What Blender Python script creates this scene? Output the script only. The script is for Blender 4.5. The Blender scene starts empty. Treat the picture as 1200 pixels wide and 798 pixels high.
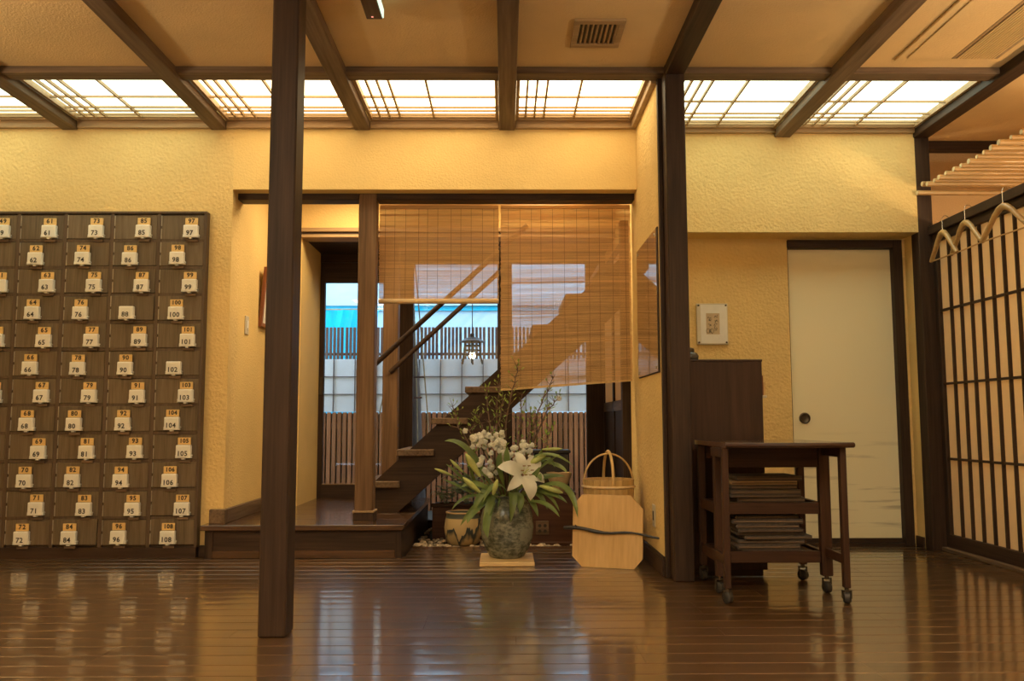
import bpy, math, random
from mathutils import Vector, Matrix
random.seed(7)
scene = bpy.context.scene
COL = scene.collection
PI = math.pi

# ------------------------------------------------------------------ camera
PITCH, YAW, ROLL, CAMH = math.radians(5.44), 0.0089, 0.0022, 0.78
fwd = Vector((math.sin(YAW)*math.cos(PITCH), math.cos(YAW)*math.cos(PITCH), math.sin(PITCH)))
r0 = fwd.cross(Vector((0, 0, 1))).normalized()
u0 = r0.cross(fwd)
rgt = r0*math.cos(ROLL) - u0*math.sin(ROLL)
upv = u0*math.cos(ROLL) + r0*math.sin(ROLL)
cd = bpy.data.cameras.new('camera')
cd.sensor_width = 36.0
cd.lens = 1008/1200*36
cd.clip_start = 0.05
cam = bpy.data.objects.new('camera', cd)
COL.objects.link(cam)
m = Matrix((rgt, upv, -fwd)).transposed().to_4x4()
m.translation = Vector((0, 0, CAMH))
cam.matrix_world = m
scene.camera = cam

# ------------------------------------------------------------------ world, exposure
w = bpy.data.worlds.new('sky')
scene.world = w
w.use_nodes = True
bg = w.node_tree.nodes['Background']
bg.inputs['Color'].default_value = (0.62, 0.80, 1.0, 1)
bg.inputs['Strength'].default_value = 3.3
scene.view_settings.view_transform = 'Standard'
scene.view_settings.look = 'None'
scene.view_settings.gamma = 1.0
scene.view_settings.use_curve_mapping = False
scene.view_settings.exposure = 0.55

PANEL_STRENGTH = 3.2

def area_light(name, loc, size, power, color, rot=(0, 0, 0), sy=None):
    ld = bpy.data.lights.new(name, 'AREA')
    ld.energy = power
    ld.color = color
    ld.size = size
    if sy:
        ld.shape = 'RECTANGLE'
        ld.size_y = sy
    o = bpy.data.objects.new(name, ld)
    COL.objects.link(o)
    o.location = loc
    o.rotation_euler = rot
    return o

# fill lights added out of view: two shine down, three up at the ceiling
area_light('lobby_fill_light', (-1.6, 0.8, 2.55), 1.2, 34, (1.0, 0.87, 0.64))
area_light('lobby_fill_light', (1.2, 0.8, 2.55), 1.2, 30, (1.0, 0.95, 0.74))
for ux, uy in ((-3.35, 1.9), (2.42, 1.5), (-0.4, -1.6)):
    area_light('ceiling_fill_light', (ux, uy, 1.75), 0.4, 58, (1.0, 0.86, 0.62), (PI, 0, 0))
# added fill light for the side panels, then the hall lamp hidden above the lintel
area_light('hall_light', (0.25, 5.62, 2.43), 0.35, 12, (1.0, 0.74, 0.40))
area_light('hall_light', (-1.05, 5.72, 2.43), 0.35, 9, (1.0, 0.74, 0.40))
# warm lamp of the entrance room behind the paper screen
def point_light(name, loc, power, color, r=0.12):
    ld = bpy.data.lights.new(name, 'POINT')
    ld.energy = power
    ld.color = color
    ld.shadow_soft_size = r
    o = bpy.data.objects.new(name, ld)
    COL.objects.link(o)
    o.location = loc
    return o
point_light('entrance_lamp', (3.75, 3.2, 1.45), 60, (1.0, 0.72, 0.40), 0.15)
point_light('back_room_lamp', (1.7, 6.2, 1.9), 14, (1.0, 0.70, 0.38), 0.12)

# ------------------------------------------------------------------ materials
def newmat(name):
    mt = bpy.data.materials.new(name)
    mt.use_nodes = True
    nt = mt.node_tree
    b = nt.nodes['Principled BSDF']
    return mt, nt, b

def lk(nt, a, b):
    nt.links.new(a, b)

def coords(nt, scale=(1, 1, 1), kind='Object', rnd=True):
    tc = nt.nodes.new('ShaderNodeTexCoord')
    mp = nt.nodes.new('ShaderNodeMapping')
    mp.inputs['Scale'].default_value = scale
    lk(nt, tc.outputs[kind], mp.inputs['Vector'])
    if rnd:
        oi = nt.nodes.new('ShaderNodeObjectInfo')
        mul = nt.nodes.new('ShaderNodeMath')
        mul.operation = 'MULTIPLY'
        mul.inputs[1].default_value = 37.0
        lk(nt, oi.outputs['Random'], mul.inputs[0])
        lk(nt, mul.outputs[0], mp.inputs['Location'])
    return mp.outputs['Vector']

def noise(nt, vec, scale, detail=4, rough=0.55):
    n = nt.nodes.new('ShaderNodeTexNoise')
    n.inputs['Scale'].default_value = scale
    n.inputs['Detail'].default_value = detail
    n.inputs['Roughness'].default_value = rough
    lk(nt, vec, n.inputs['Vector'])
    return n.outputs['Fac']

def ramp(nt, fac, stops):
    r = nt.nodes.new('ShaderNodeValToRGB')
    el = r.color_ramp.elements
    while len(el) < len(stops):
        el.new(0.5)
    for e, (p, c) in zip(el, stops):
        e.position = p
        e.color = (c[0], c[1], c[2], 1)
    lk(nt, fac, r.inputs['Fac'])
    return r.outputs['Color']

def bump(nt, b, h, strength, dist):
    n = nt.nodes.new('ShaderNodeBump')
    n.inputs['Strength'].default_value = strength
    n.inputs['Distance'].default_value = dist
    lk(nt, h, n.inputs['Height'])
    lk(nt, n.outputs['Normal'], b.inputs['Normal'])

def plain(name, col, rough=0.5, metal=0.0, var=0.12, scale=30, bmp=0.0, spec=None):
    mt, nt, b = newmat(name)
    v = coords(nt)
    f = noise(nt, v, scale, 3)
    c1 = [max(0, x*(1-var)) for x in col]
    c2 = [min(1, x*(1+var)) for x in col]
    lk(nt, ramp(nt, f, [(0.3, c1), (0.7, c2)]), b.inputs['Base Color'])
    b.inputs['Roughness'].default_value = rough
    b.inputs['Metallic'].default_value = metal
    if spec is not None:
        b.inputs['Specular IOR Level'].default_value = spec
    if bmp:
        bump(nt, b, f, bmp, 0.004)
    return mt

def wood(name, c_dark, c_light, axis=0, rough=0.45, grain=1.0, bmp=0.15, coat=0.0, rvar=0.0):
    mt, nt, b = newmat(name)
    sc = [22*grain]*3
    sc[axis] = 1.6*grain
    v = coords(nt, sc)
    f1 = noise(nt, v, 1.0, 5, 0.6)
    sc2 = [90*grain]*3
    sc2[axis] = 3*grain
    v2 = coords(nt, sc2)
    f2 = noise(nt, v2, 1.0, 2, 0.5)
    mx = nt.nodes.new('ShaderNodeMath')
    mx.operation = 'MULTIPLY_ADD'
    mx.inputs[1].default_value = 0.45
    lk(nt, f2, mx.inputs[0])
    hf = nt.nodes.new('ShaderNodeMath')
    hf.operation = 'MULTIPLY'
    hf.inputs[1].default_value = 0.6
    lk(nt, f1, hf.inputs[0])
    lk(nt, hf.outputs[0], mx.inputs[2])
    col = ramp(nt, mx.outputs[0], [(0.34, c_dark), (0.68, c_light)])
    if rvar:
        oi = nt.nodes.new('ShaderNodeObjectInfo')
        mr = nt.nodes.new('ShaderNodeMapRange')
        mr.inputs['To Min'].default_value = 1-rvar
        mr.inputs['To Max'].default_value = 1+rvar
        lk(nt, oi.outputs['Random'], mr.inputs['Value'])
        hs = nt.nodes.new('ShaderNodeHueSaturation')
        lk(nt, col, hs.inputs['Color'])
        lk(nt, mr.outputs['Result'], hs.inputs['Value'])
        col = hs.outputs['Color']
    lk(nt, col, b.inputs['Base Color'])
    b.inputs['Roughness'].default_value = rough
    if rough > 0.4:
        b.inputs['Specular IOR Level'].default_value = 0.28
    if coat:
        b.inputs['Coat Weight'].default_value = coat
        b.inputs['Coat Roughness'].default_value = 0.085
        b.inputs['Coat IOR'].default_value = 1.6 if coat > 0.5 else 1.5
    if bmp:
        bump(nt, b, mx.outputs[0], bmp, 0.004)
    return mt

def plaster(name, col, coarse=1.0, strength=0.75):
    mt, nt, b = newmat(name)
    v = coords(nt, rnd=False)
    big = noise(nt, v, 1.7, 4)
    fine = noise(nt, v, 62*coarse, 5, 0.62)
    vo = nt.nodes.new('ShaderNodeTexVoronoi')
    vo.inputs['Scale'].default_value = 48*coarse
    lk(nt, v, vo.inputs['Vector'])
    add = nt.nodes.new('ShaderNodeMath')
    add.operation = 'MULTIPLY_ADD'
    add.inputs[1].default_value = 0.5
    lk(nt, vo.outputs['Distance'], add.inputs[0])
    lk(nt, fine, add.inputs[2])
    lk(nt, ramp(nt, big, [(0.3, [x*0.90 for x in col]), (0.72, [min(1, x*1.06) for x in col])]), b.inputs['Base Color'])
    b.inputs['Roughness'].default_value = 0.9
    b.inputs['Specular IOR Level'].default_value = 0.2
    bump(nt, b, add.outputs[0], strength, 0.009)
    return mt

def emit(name, col, strength):
    mt, nt, b = newmat(name)
    b.inputs['Base Color'].default_value = (0.8, 0.8, 0.8, 1)
    b.inputs['Emission Color'].default_value = (*col, 1)
    b.inputs['Emission Strength'].default_value = strength
    return mt

def translucent(name, col, mixf=0.5, rough=0.8, var=0.06, scale=14, stretch=(1, 1, 1)):
    mt, nt, b = newmat(name)
    out = nt.nodes['Material Output']
    v = coords(nt, stretch)
    f = noise(nt, v, scale, 4)
    c = ramp(nt, f, [(0.3, [x*(1-var) for x in col]), (0.7, [min(1, x*(1+var)) for x in col])])
    lk(nt, c, b.inputs['Base Color'])
    b.inputs['Roughness'].default_value = rough
    t = nt.nodes.new('ShaderNodeBsdfTranslucent')
    lk(nt, c, t.inputs['Color'])
    mx = nt.nodes.new('ShaderNodeMixShader')
    mx.inputs['Fac'].default_value = mixf
    lk(nt, b.outputs['BSDF'], mx.inputs[1])
    lk(nt, t.outputs['BSDF'], mx.inputs[2])
    lk(nt, mx.outputs['Shader'], out.inputs['Surface'])
    return mt

def glass(name, tint=(0.93, 0.97, 0.98), refl=0.05):
    mt, nt, b = newmat(name)
    out = nt.nodes['Material Output']
    tr = nt.nodes.new('ShaderNodeBsdfTransparent')
    tr.inputs['Color'].default_value = (*tint, 1)
    gl = nt.nodes.new('ShaderNodeBsdfGlossy')
    gl.inputs['Roughness'].default_value = 0.02
    fr = nt.nodes.new('ShaderNodeFresnel')
    fr.inputs['IOR'].default_value = 1.45
    mx = nt.nodes.new('ShaderNodeMixShader')
    lk(nt, fr.outputs['Fac'], mx.inputs['Fac'])
    lk(nt, tr.outputs['BSDF'], mx.inputs[1])
    lk(nt, gl.outputs['BSDF'], mx.inputs[2])
    lk(nt, mx.outputs['Shader'], out.inputs['Surface'])
    return mt

M = {}
M['plaster'] = plaster('ochre_plaster', (0.79, 0.58, 0.25))
M['plaster_smooth'] = plaster('smooth_ochre_plaster', (0.80, 0.585, 0.245), 1.6, 0.35)
M['ceiling'] = plaster('ceiling_plaster', (0.80, 0.585, 0.30), 2.0, 0.3)
M['orange_wall'] = plaster('entrance_plaster', (0.62, 0.43, 0.235), 2.0, 0.3)
M['dark_x'] = wood('dark_stained_wood_x', (0.022, 0.012, 0.008), (0.064, 0.036, 0.023), 0, 0.55, 1, 0.2)
M['dark_y'] = wood('dark_stained_wood_y', (0.022, 0.012, 0.008), (0.064, 0.036, 0.023), 1, 0.55, 1, 0.2)
M['dark_z'] = wood('dark_stained_wood_z', (0.022, 0.012, 0.008), (0.060, 0.034, 0.022), 2, 0.55, 1, 0.2)
M['beam_x'] = wood('weathered_beam_x', (0.075, 0.046, 0.028), (0.215, 0.145, 0.090), 0, 0.6, 0.8, 0.35)
M['beam_y'] = wood('weathered_beam_y', (0.075, 0.046, 0.028), (0.215, 0.145, 0.090), 1, 0.6, 0.8, 0.35)
M['beam_z'] = wood('weathered_beam_z', (0.095, 0.052, 0.026), (0.23, 0.135, 0.07), 2, 0.55, 0.8, 0.3)
M['trim'] = wood('pale_trim_wood', (0.30, 0.19, 0.09), (0.45, 0.31, 0.17), 0, 0.5, 1, 0.1)
M['plank'] = wood('polished_floor_plank', (0.055, 0.027, 0.010), (0.125, 0.064, 0.025), 0, 0.34, 0.8, 0.012, 1.0, 0.08)
M['platform'] = wood('polished_platform_wood', (0.045, 0.022, 0.012), (0.11, 0.055, 0.028), 0, 0.25, 1, 0.06, 0.4)
M['locker'] = wood('grey_brown_locker_wood', (0.105, 0.078, 0.048), (0.19, 0.145, 0.095), 2, 0.5, 2.2, 0.15, 0, 0.12)
M['locker_frame'] = wood('locker_frame_wood', (0.075, 0.05, 0.032), (0.13, 0.09, 0.06), 2, 0.5, 1.5, 0.15)
M['lock'] = plain('cream_lock_plastic', (0.84, 0.83, 0.75), 0.4, 0, 0.03)
M['key'] = wood('wooden_key', (0.66, 0.44, 0.16), (0.82, 0.57, 0.24), 0, 0.5, 2, 0.05)
M['ink'] = plain('black_ink', (0.02, 0.018, 0.016), 0.6, 0, 0.05)
M['hinge'] = plain('pale_hinge_metal', (0.42, 0.38, 0.31), 0.4, 0.6, 0.1)
M['bamboo_splint'] = translucent('bamboo_splint', (0.70, 0.46, 0.20), 0.3, 0.55, 0.22, 6, (0.6, 30, 60))
M['pole'] = wood('aged_bamboo', (0.42, 0.25, 0.10), (0.62, 0.41, 0.19), 0, 0.4, 0.8, 0.05, 0.15)
M['bamboo'] = wood('bamboo', (0.62, 0.42, 0.20), (0.86, 0.66, 0.38), 0, 0.35, 0.8, 0.05, 0.2)
M['bamboo_z'] = wood('bamboo_upright', (0.48, 0.30, 0.11), (0.70, 0.48, 0.20), 2, 0.4, 0.8, 0.08)
M['cord'] = plain('dark_cord', (0.20, 0.11, 0.05), 0.8, 0, 0.1)
M['rope'] = plain('straw_rope', (0.40, 0.30, 0.17), 0.9, 0, 0.2)
M['glass'] = glass('window_glass')
M['mirror'] = plain('mirror_glass', (0.72, 0.70, 0.64), 0.03, 1.0, 0.0)
M['paper'] = translucent('shoji_paper', (0.86, 0.76, 0.56), 0.55, 0.9, 0.03, 10)
M['lightwood'] = wood('pale_cypress', (0.55, 0.345, 0.135), (0.70, 0.47, 0.21), 2, 0.45, 0.7, 0.05)
M['boardwood'] = wood('pale_board', (0.60, 0.42, 0.20), (0.76, 0.57, 0.31), 0, 0.5, 0.7, 0.05)
M['hangerwood'] = wood('hanger_wood', (0.40, 0.24, 0.09), (0.58, 0.38, 0.16), 1, 0.4, 1, 0.05, 0.3)
M['trolley_x'] = wood('trolley_wood_x', (0.027, 0.011, 0.006), (0.066, 0.029, 0.015), 0, 0.45, 1, 0.1, 0.0)
M['trolley_top'] = wood('polished_trolley_top', (0.060, 0.026, 0.012), (0.13, 0.060, 0.028), 0, 0.3, 1, 0.05, 0.9)
M['trolley_z'] = wood('trolley_wood_z', (0.027, 0.011, 0.006), (0.066, 0.029, 0.015), 2, 0.5, 1, 0.1, 0.0)
M['cabinet'] = wood('cabinet_wood', (0.026, 0.013, 0.008), (0.062, 0.030, 0.019), 2, 0.5, 0.9, 0.15)
M['rubber'] = plain('black_rubber', (0.025, 0.022, 0.02), 0.45, 0, 0.1)
M['steel'] = plain('steel', (0.62, 0.60, 0.56), 0.25, 1.0, 0.05)
M['bronze'] = plain('dark_bronze', (0.09, 0.07, 0.05), 0.4, 0.7, 0.2)
M['white'] = plain('white_paper', (0.78, 0.76, 0.70), 0.7, 0, 0.03)
M['newsprint'] = plain('newsprint', (0.07, 0.052, 0.04), 0.8, 0, 0.25, 60)
M['magazine'] = plain('magazine_cover', (0.075, 0.052, 0.035), 0.3, 0, 0.3, 20)
M['ivory'] = plain('ivory_plastic', (0.62, 0.56, 0.43), 0.5, 0, 0.04)
M['grille_dark'] = plain('dark_grille', (0.03, 0.022, 0.016), 0.6, 0, 0.1)
M['redframe'] = wood('red_brown_frame', (0.20, 0.06, 0.02), (0.33, 0.11, 0.04), 2, 0.4, 1, 0.05)
M['concrete'] = plain('white_render', (0.46, 0.60, 0.66), 0.9, 0, 0.03, 6)
M['fence_white'] = plain('white_screen_panel', (0.84, 0.86, 0.90), 0.6, 0, 0.03, 8)
M['slat'] = wood('red_brown_slat', (0.24, 0.085, 0.032), (0.46, 0.19, 0.085), 2, 0.7, 1, 0.2, 0, 0.25)
M['picket'] = wood('dark_picket', (0.13, 0.072, 0.058), (0.24, 0.145, 0.12), 2, 0.7, 1, 0.2, 0, 0.15)
M['gridbar'] = plain('grid_bar', (0.11, 0.085, 0.085), 0.6, 0, 0.1)
M['cyan'] = plain('cyan_paint', (0.0, 0.52, 0.72), 0.5, 0, 0.04)
M['tarp'] = translucent('cyan_tarpaulin', (0.0, 0.58, 0.80), 0.4, 0.5, 0.12, 5, (4, 1, 0.6))
M['soil'] = plain('dark_soil', (0.05, 0.038, 0.026), 0.95, 0, 0.3, 40, 0.5)
M['chest'] = wood('red_brown_chest', (0.048, 0.020, 0.013), (0.10, 0.044, 0.027), 0, 0.5, 1, 0.15)
M['leaf'] = translucent('lily_leaf', (0.19, 0.27, 0.085), 0.3, 0.32, 0.35, 5)
M['leaf_young'] = translucent('young_leaf', (0.30, 0.42, 0.08), 0.3, 0.45, 0.25, 8)  # yellow-green, the twig leaves' own colour
M['fern'] = translucent('fern_leaf', (0.30, 0.36, 0.22), 0.25, 0.6, 0.3, 20)
M['petal'] = translucent('white_petal', (0.80, 0.80, 0.70), 0.25, 0.5, 0.05, 20)
M['bud'] = translucent('lily_bud', (0.52, 0.58, 0.20), 0.2, 0.45, 0.25, 14)
M['stamen'] = plain('stamen_brown', (0.30, 0.13, 0.03), 0.7, 0, 0.2)
M['stem'] = plain('green_stem', (0.14, 0.20, 0.06), 0.5, 0, 0.2)
M['twig'] = plain('twig_bark', (0.15, 0.095, 0.06), 0.8, 0, 0.3, 60)
M['trunk'] = wood('tree_bark', (0.05, 0.035, 0.028), (0.14, 0.10, 0.08), 2, 0.9, 1, 0.6)
M['black_branch'] = plain('black_branch', (0.022, 0.018, 0.016), 0.35, 0, 0.3, 30, 0.3)

def vase_mat():
    mt, nt, b = newmat('green_black_glaze')
    v = coords(nt, (1, 1, 1.6))
    f = noise(nt, v, 34, 6, 0.7)
    f2 = noise(nt, v, 4, 3)
    ad = nt.nodes.new('ShaderNodeMath')
    ad.operation = 'MULTIPLY_ADD'
    ad.inputs[1].default_value = 0.6
    lk(nt, f2, ad.inputs[0])
    hf = nt.nodes.new('ShaderNodeMath')
    hf.operation = 'MULTIPLY'
    hf.inputs[1].default_value = 0.5
    lk(nt, f, hf.inputs[0])
    lk(nt, hf.outputs[0], ad.inputs[2])
    lk(nt, ramp(nt, ad.outputs[0], [(0.42, (0.022, 0.027, 0.022)), (0.53, (0.075, 0.085, 0.066)), (0.64, (0.24, 0.25, 0.20))]), b.inputs['Base Color'])
    b.inputs['Roughness'].default_value = 0.2
    bump(nt, b, f, 0.15, 0.004)
    return mt
M['vase'] = vase_mat()

def pot_mat():
    # cream glaze with a blue-black brushed mountain range round the belly and a blue rim band
    mt, nt, b = newmat('painted_pot_glaze')
    tc = nt.nodes.new('ShaderNodeTexCoord')
    sp = nt.nodes.new('ShaderNodeSeparateXYZ')
    lk(nt, tc.outputs['Object'], sp.inputs[0])
    n1 = noise(nt, coords(nt, (1, 1, 0.2), rnd=False), 11, 4, 0.5)
    ma = nt.nodes.new('ShaderNodeMath')
    ma.operation = 'MULTIPLY_ADD'
    ma.inputs[1].default_value = -0.42
    lk(nt, n1, ma.inputs[0])
    lk(nt, sp.outputs['Z'], ma.inputs[2])
    mr = nt.nodes.new('ShaderNodeMapRange')
    mr.inputs['From Min'].default_value = -0.27
    mr.inputs['From Max'].default_value = -0.17
    lk(nt, ma.outputs[0], mr.inputs['Value'])
    c = ramp(nt, mr.outputs['Result'], [(0.0, (0.50, 0.38, 0.20)), (0.10, (0.40, 0.31, 0.17)), (0.42, (0.04, 0.055, 0.06)), (0.62, (0.05, 0.07, 0.08)), (0.66, (0.55, 0.43, 0.23))])
    gt = nt.nodes.new('ShaderNodeMath')
    gt.operation = 'GREATER_THAN'
    gt.inputs[1].default_value = 0.068
    lk(nt, sp.outputs['Z'], gt.inputs[0])
    mx = nt.nodes.new('ShaderNodeMix')
    mx.data_type = 'RGBA'
    lk(nt, gt.outputs[0], mx.inputs['Factor'])
    lk(nt, c, mx.inputs['A'])
    mx.inputs['B'].default_value = (0.10, 0.12, 0.11, 1)
    lk(nt, mx.outputs['Result'], b.inputs['Base Color'])
    b.inputs['Roughness'].default_value = 0.3
    return mt
M['pot'] = pot_mat()

def fusuma_mat():
    # cream paper with faint grey-brown ink mist brushed across the lower third
    mt, nt, b = newmat('ink_washed_door_paper')
    tc = nt.nodes.new('ShaderNodeTexCoord')
    sp = nt.nodes.new('ShaderNodeSeparateXYZ')
    lk(nt, tc.outputs['Object'], sp.inputs[0])
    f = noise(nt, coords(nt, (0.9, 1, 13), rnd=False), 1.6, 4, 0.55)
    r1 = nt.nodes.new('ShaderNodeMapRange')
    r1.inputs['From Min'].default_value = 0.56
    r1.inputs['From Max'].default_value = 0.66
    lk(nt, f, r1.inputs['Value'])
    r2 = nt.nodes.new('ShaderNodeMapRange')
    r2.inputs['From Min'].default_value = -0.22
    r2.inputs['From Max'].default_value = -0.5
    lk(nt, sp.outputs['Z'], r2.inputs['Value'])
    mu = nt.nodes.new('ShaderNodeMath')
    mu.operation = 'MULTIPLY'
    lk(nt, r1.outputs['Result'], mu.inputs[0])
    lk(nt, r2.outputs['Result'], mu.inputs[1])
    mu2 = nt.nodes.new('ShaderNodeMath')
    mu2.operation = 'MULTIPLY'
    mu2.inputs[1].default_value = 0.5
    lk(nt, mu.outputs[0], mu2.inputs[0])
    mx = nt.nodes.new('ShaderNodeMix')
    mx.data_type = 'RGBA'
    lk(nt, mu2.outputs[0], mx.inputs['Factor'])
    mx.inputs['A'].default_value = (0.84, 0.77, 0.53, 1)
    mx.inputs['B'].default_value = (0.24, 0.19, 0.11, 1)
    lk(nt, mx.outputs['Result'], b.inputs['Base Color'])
    b.inputs['Roughness'].default_value = 0.75
    return mt
M['fusuma'] = fusuma_mat()
M['panel_warm'] = emit('warm_light_diffuser', (1.0, 0.80, 0.47), PANEL_STRENGTH)
M['panel_cool'] = emit('neutral_light_diffuser', (0.88, 1.0, 0.74), PANEL_STRENGTH*0.66)
M['bulb'] = emit('lantern_bulb', (1.0, 0.72, 0.38), 14)

# ------------------------------------------------------------------ mesh helpers
class MB:
    def __init__(s):
        s.v, s.f = [], []
        s.smooth = False
    def quad(s, a, b, c, d):
        n = len(s.v)
        s.v += [a, b, c, d]
        s.f.append((n, n+1, n+2, n+3))
        return s
    def box(s, x0, x1, y0, y1, z0, z1, c=0.0):
        if c <= 0:
            n = len(s.v)
            s.v += [(x0, y0, z0), (x1, y0, z0), (x1, y1, z0), (x0, y1, z0), (x0, y0, z1), (x1, y0, z1), (x1, y1, z1), (x0, y1, z1)]
            s.f += [(n, n+3, n+2, n+1), (n+4, n+5, n+6, n+7), (n, n+1, n+5, n+4), (n+1, n+2, n+6, n+5), (n+2, n+3, n+7, n+6), (n+3, n, n+4, n+7)]
            return s
        c = min(c, (x1-x0)*0.45, (y1-y0)*0.45, (z1-z0)*0.45)
        n = len(s.v)
        ce = ((x0+x1)/2, (y0+y1)/2, (z0+z1)/2)
        idx = {}
        for i in (0, 1):
            for j in (0, 1):
                for k in (0, 1):
                    p = ((x0, x1)[i], (y0, y1)[j], (z0, z1)[k])
                    sg = (1-2*i, 1-2*j, 1-2*k)
                    for ax in range(3):
                        q = [p[t] if t == ax else p[t]+sg[t]*c for t in range(3)]
                        idx[(i, j, k, ax)] = len(s.v)
                        s.v.append(tuple(q))
        faces = []
        for ax in range(3):
            o = [t for t in range(3) if t != ax]
            for e in (0, 1):
                ring = []
                for (a, b) in ((0, 0), (1, 0), (1, 1), (0, 1)):
                    t = [0, 0, 0]
                    t[ax] = e; t[o[0]] = a; t[o[1]] = b
                    ring.append(idx[(*t, ax)])
                faces.append(ring)
            for a in (0, 1):
                for b in (0, 1):
                    t0 = [0, 0, 0]; t1 = [0, 0, 0]
                    t0[ax] = 0; t1[ax] = 1
                    for t in (t0, t1):
                        t[o[0]] = a; t[o[1]] = b
                    faces.append([idx[(*t0, o[0])], idx[(*t0, o[1])], idx[(*t1, o[1])], idx[(*t1, o[0])]])
        for i in (0, 1):
            for j in (0, 1):
                for k in (0, 1):
                    faces.append([idx[(i, j, k, a)] for a in range(3)])
        for f in faces:
            p = [Vector(s.v[q]) for q in f]
            nn = (p[1]-p[0]).cross(p[2]-p[0])
            cc = sum(p, Vector())/len(p) - Vector(ce)
            s.f.append(tuple(f) if nn.dot(cc) > 0 else tuple(reversed(f)))
        return s
    def tube(s, path, rad, n=8, cap=True):
        s.smooth = True
        P = [Vector(p) for p in path]
        if not isinstance(rad, (list, tuple)):
            rad = [rad]*len(P)
        base = len(s.v)
        ref = None
        for i, p in enumerate(P):
            t = (P[min(i+1, len(P)-1)] - P[max(i-1, 0)])
            if t.length < 1e-9:
                t = Vector((0, 0, 1))
            t.normalize()
            if ref is None:
                ref = Vector((0, 0, 1)) if abs(t.z) < 0.9 else Vector((1, 0, 0))
            a = t.cross(ref)
            if a.length < 1e-6:
                a = t.cross(Vector((0, 1, 0)))
            a.normalize()
            b = t.cross(a)
            ref = a.cross(t)
            for k in range(n):
                q = p + (a*math.cos(2*PI*k/n) + b*math.sin(2*PI*k/n))*rad[i]
                s.v.append(tuple(q))
        for i in range(len(P)-1):
            for k in range(n):
                a0 = base+i*n+k; a1 = base+i*n+(k+1) % n
                s.f.append((a0, a1, a1+n, a0+n))
        if cap:
            s.f.append(tuple(base+k for k in reversed(range(n))))
            s.f.append(tuple(base+(len(P)-1)*n+k for k in range(n)))
        return s
    def lathe(s, c, prof, n=24):
        s.smooth = True
        base = len(s.v)
        for (r, z) in prof:
            for k in range(n):
                a = 2*PI*k/n
                s.v.append((c[0]+r*math.cos(a), c[1]+r*math.sin(a), c[2]+z))
        for i in range(len(prof)-1):
            for k in range(n):
                a0 = base+i*n+k; a1 = base+i*n+(k+1) % n
                s.f.append((a0, a1, a1+n, a0+n))
        s.f.append(tuple(base+k for k in reversed(range(n))))
        s.f.append(tuple(base+(len(prof)-1)*n+k for k in range(n)))
        return s
    def prism(s, poly, vec):
        # extrude a planar polygon (3-D points) along vec
        n = len(s.v); k = len(poly)
        s.v += [tuple(p) for p in poly] + [tuple(Vector(p)+Vector(vec)) for p in poly]
        s.f.append(tuple(range(n, n+k)))
        s.f.append(tuple(reversed(range(n+k, n+2*k))))
        for i in range(k):
            j = (i+1) % k
            s.f.append((n+i, n+k+i, n+k+j, n+j))
        return s
    def sphere(s, c, r, n=10, m_=6, sc=(1, 1, 1)):
        s.smooth = True
        prof = []
        base = len(s.v)
        for i in range(m_+1):
            t = PI*i/m_
            rr = max(0.02, math.sin(t))
            for k in range(n):
                a = 2*PI*k/n
                s.v.append((c[0]+r*sc[0]*rr*math.cos(a), c[1]+r*sc[1]*rr*math.sin(a), c[2]-r*sc[2]*math.cos(t)))
        for i in range(m_):
            for k in range(n):
                a0 = base+i*n+k; a1 = base+i*n+(k+1) % n
                s.f.append((a0, a1, a1+n, a0+n))
        s.f.append(tuple(base+k for k in reversed(range(n))))
        s.f.append(tuple(base+m_*n+k for k in range(n)))
        return s

WPOS = {}
def wpos(o):
    p = Vector((0, 0, 0))
    while o is not None:
        p += o.location
        o = o.parent
    return p

def mesh_of(name, mb):
    """mesh centred on its bounding box; returns mesh, centre"""
    xs = [v[0] for v in mb.v]; ys = [v[1] for v in mb.v]; zs = [v[2] for v in mb.v]
    c = Vector(((min(xs)+max(xs))/2, (min(ys)+max(ys))/2, (min(zs)+max(zs))/2))
    me = bpy.data.meshes.new(name)
    me.from_pydata([(v[0]-c.x, v[1]-c.y, v[2]-c.z) for v in mb.v], [], mb.f)
    if mb.smooth:
        me.polygons.foreach_set('use_smooth', [True]*len(me.polygons))
        me.update()
        try:
            me.set_sharp_from_angle(angle=math.radians(42))
        except Exception:
            pass
    me.update()
    return me, c

def link(name, me, mat, loc, parent=None):
    o = bpy.data.objects.new(name, me)
    COL.objects.link(o)
    if mat is not None and not me.materials:
        me.materials.append(M[mat] if isinstance(mat, str) else mat)
    if parent is not None:
        o.parent = parent
        o.location = Vector(loc) - wpos(parent)
    else:
        o.location = loc
    return o

def obj(name, mb, mat, parent=None, kind=None):
    me, c = mesh_of(name, mb)
    o = link(name, me, mat, c, parent)
    if kind:
        o['kind'] = kind
    return o

def thing(name, label, cat, loc, group=None, kind=None):
    e = bpy.data.objects.new(name, None)
    e.empty_display_size = 0.05
    COL.objects.link(e)
    e.location = loc
    e['label'] = label
    e['category'] = cat
    if group:
        e['group'] = group
    return e

def tag(o, label, cat, group=None):
    o['label'] = label
    o['category'] = cat
    if group:
        o['group'] = group
    return o

def struct(name, mb=None, mat=None, label=None, loc=(0, 0, 0)):
    if mb is None:
        o = bpy.data.objects.new(name, None)
        o.empty_display_size = 0.05
        COL.objects.link(o)
        o.location = loc
    else:
        o = obj(name, mb, mat)
    o['kind'] = 'structure'
    if label:
        o['label'] = label
        o['category'] = name.split('_')[0]
    return o

def B(*a, c=0.0):
    return MB().box(*a, c=c)

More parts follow.
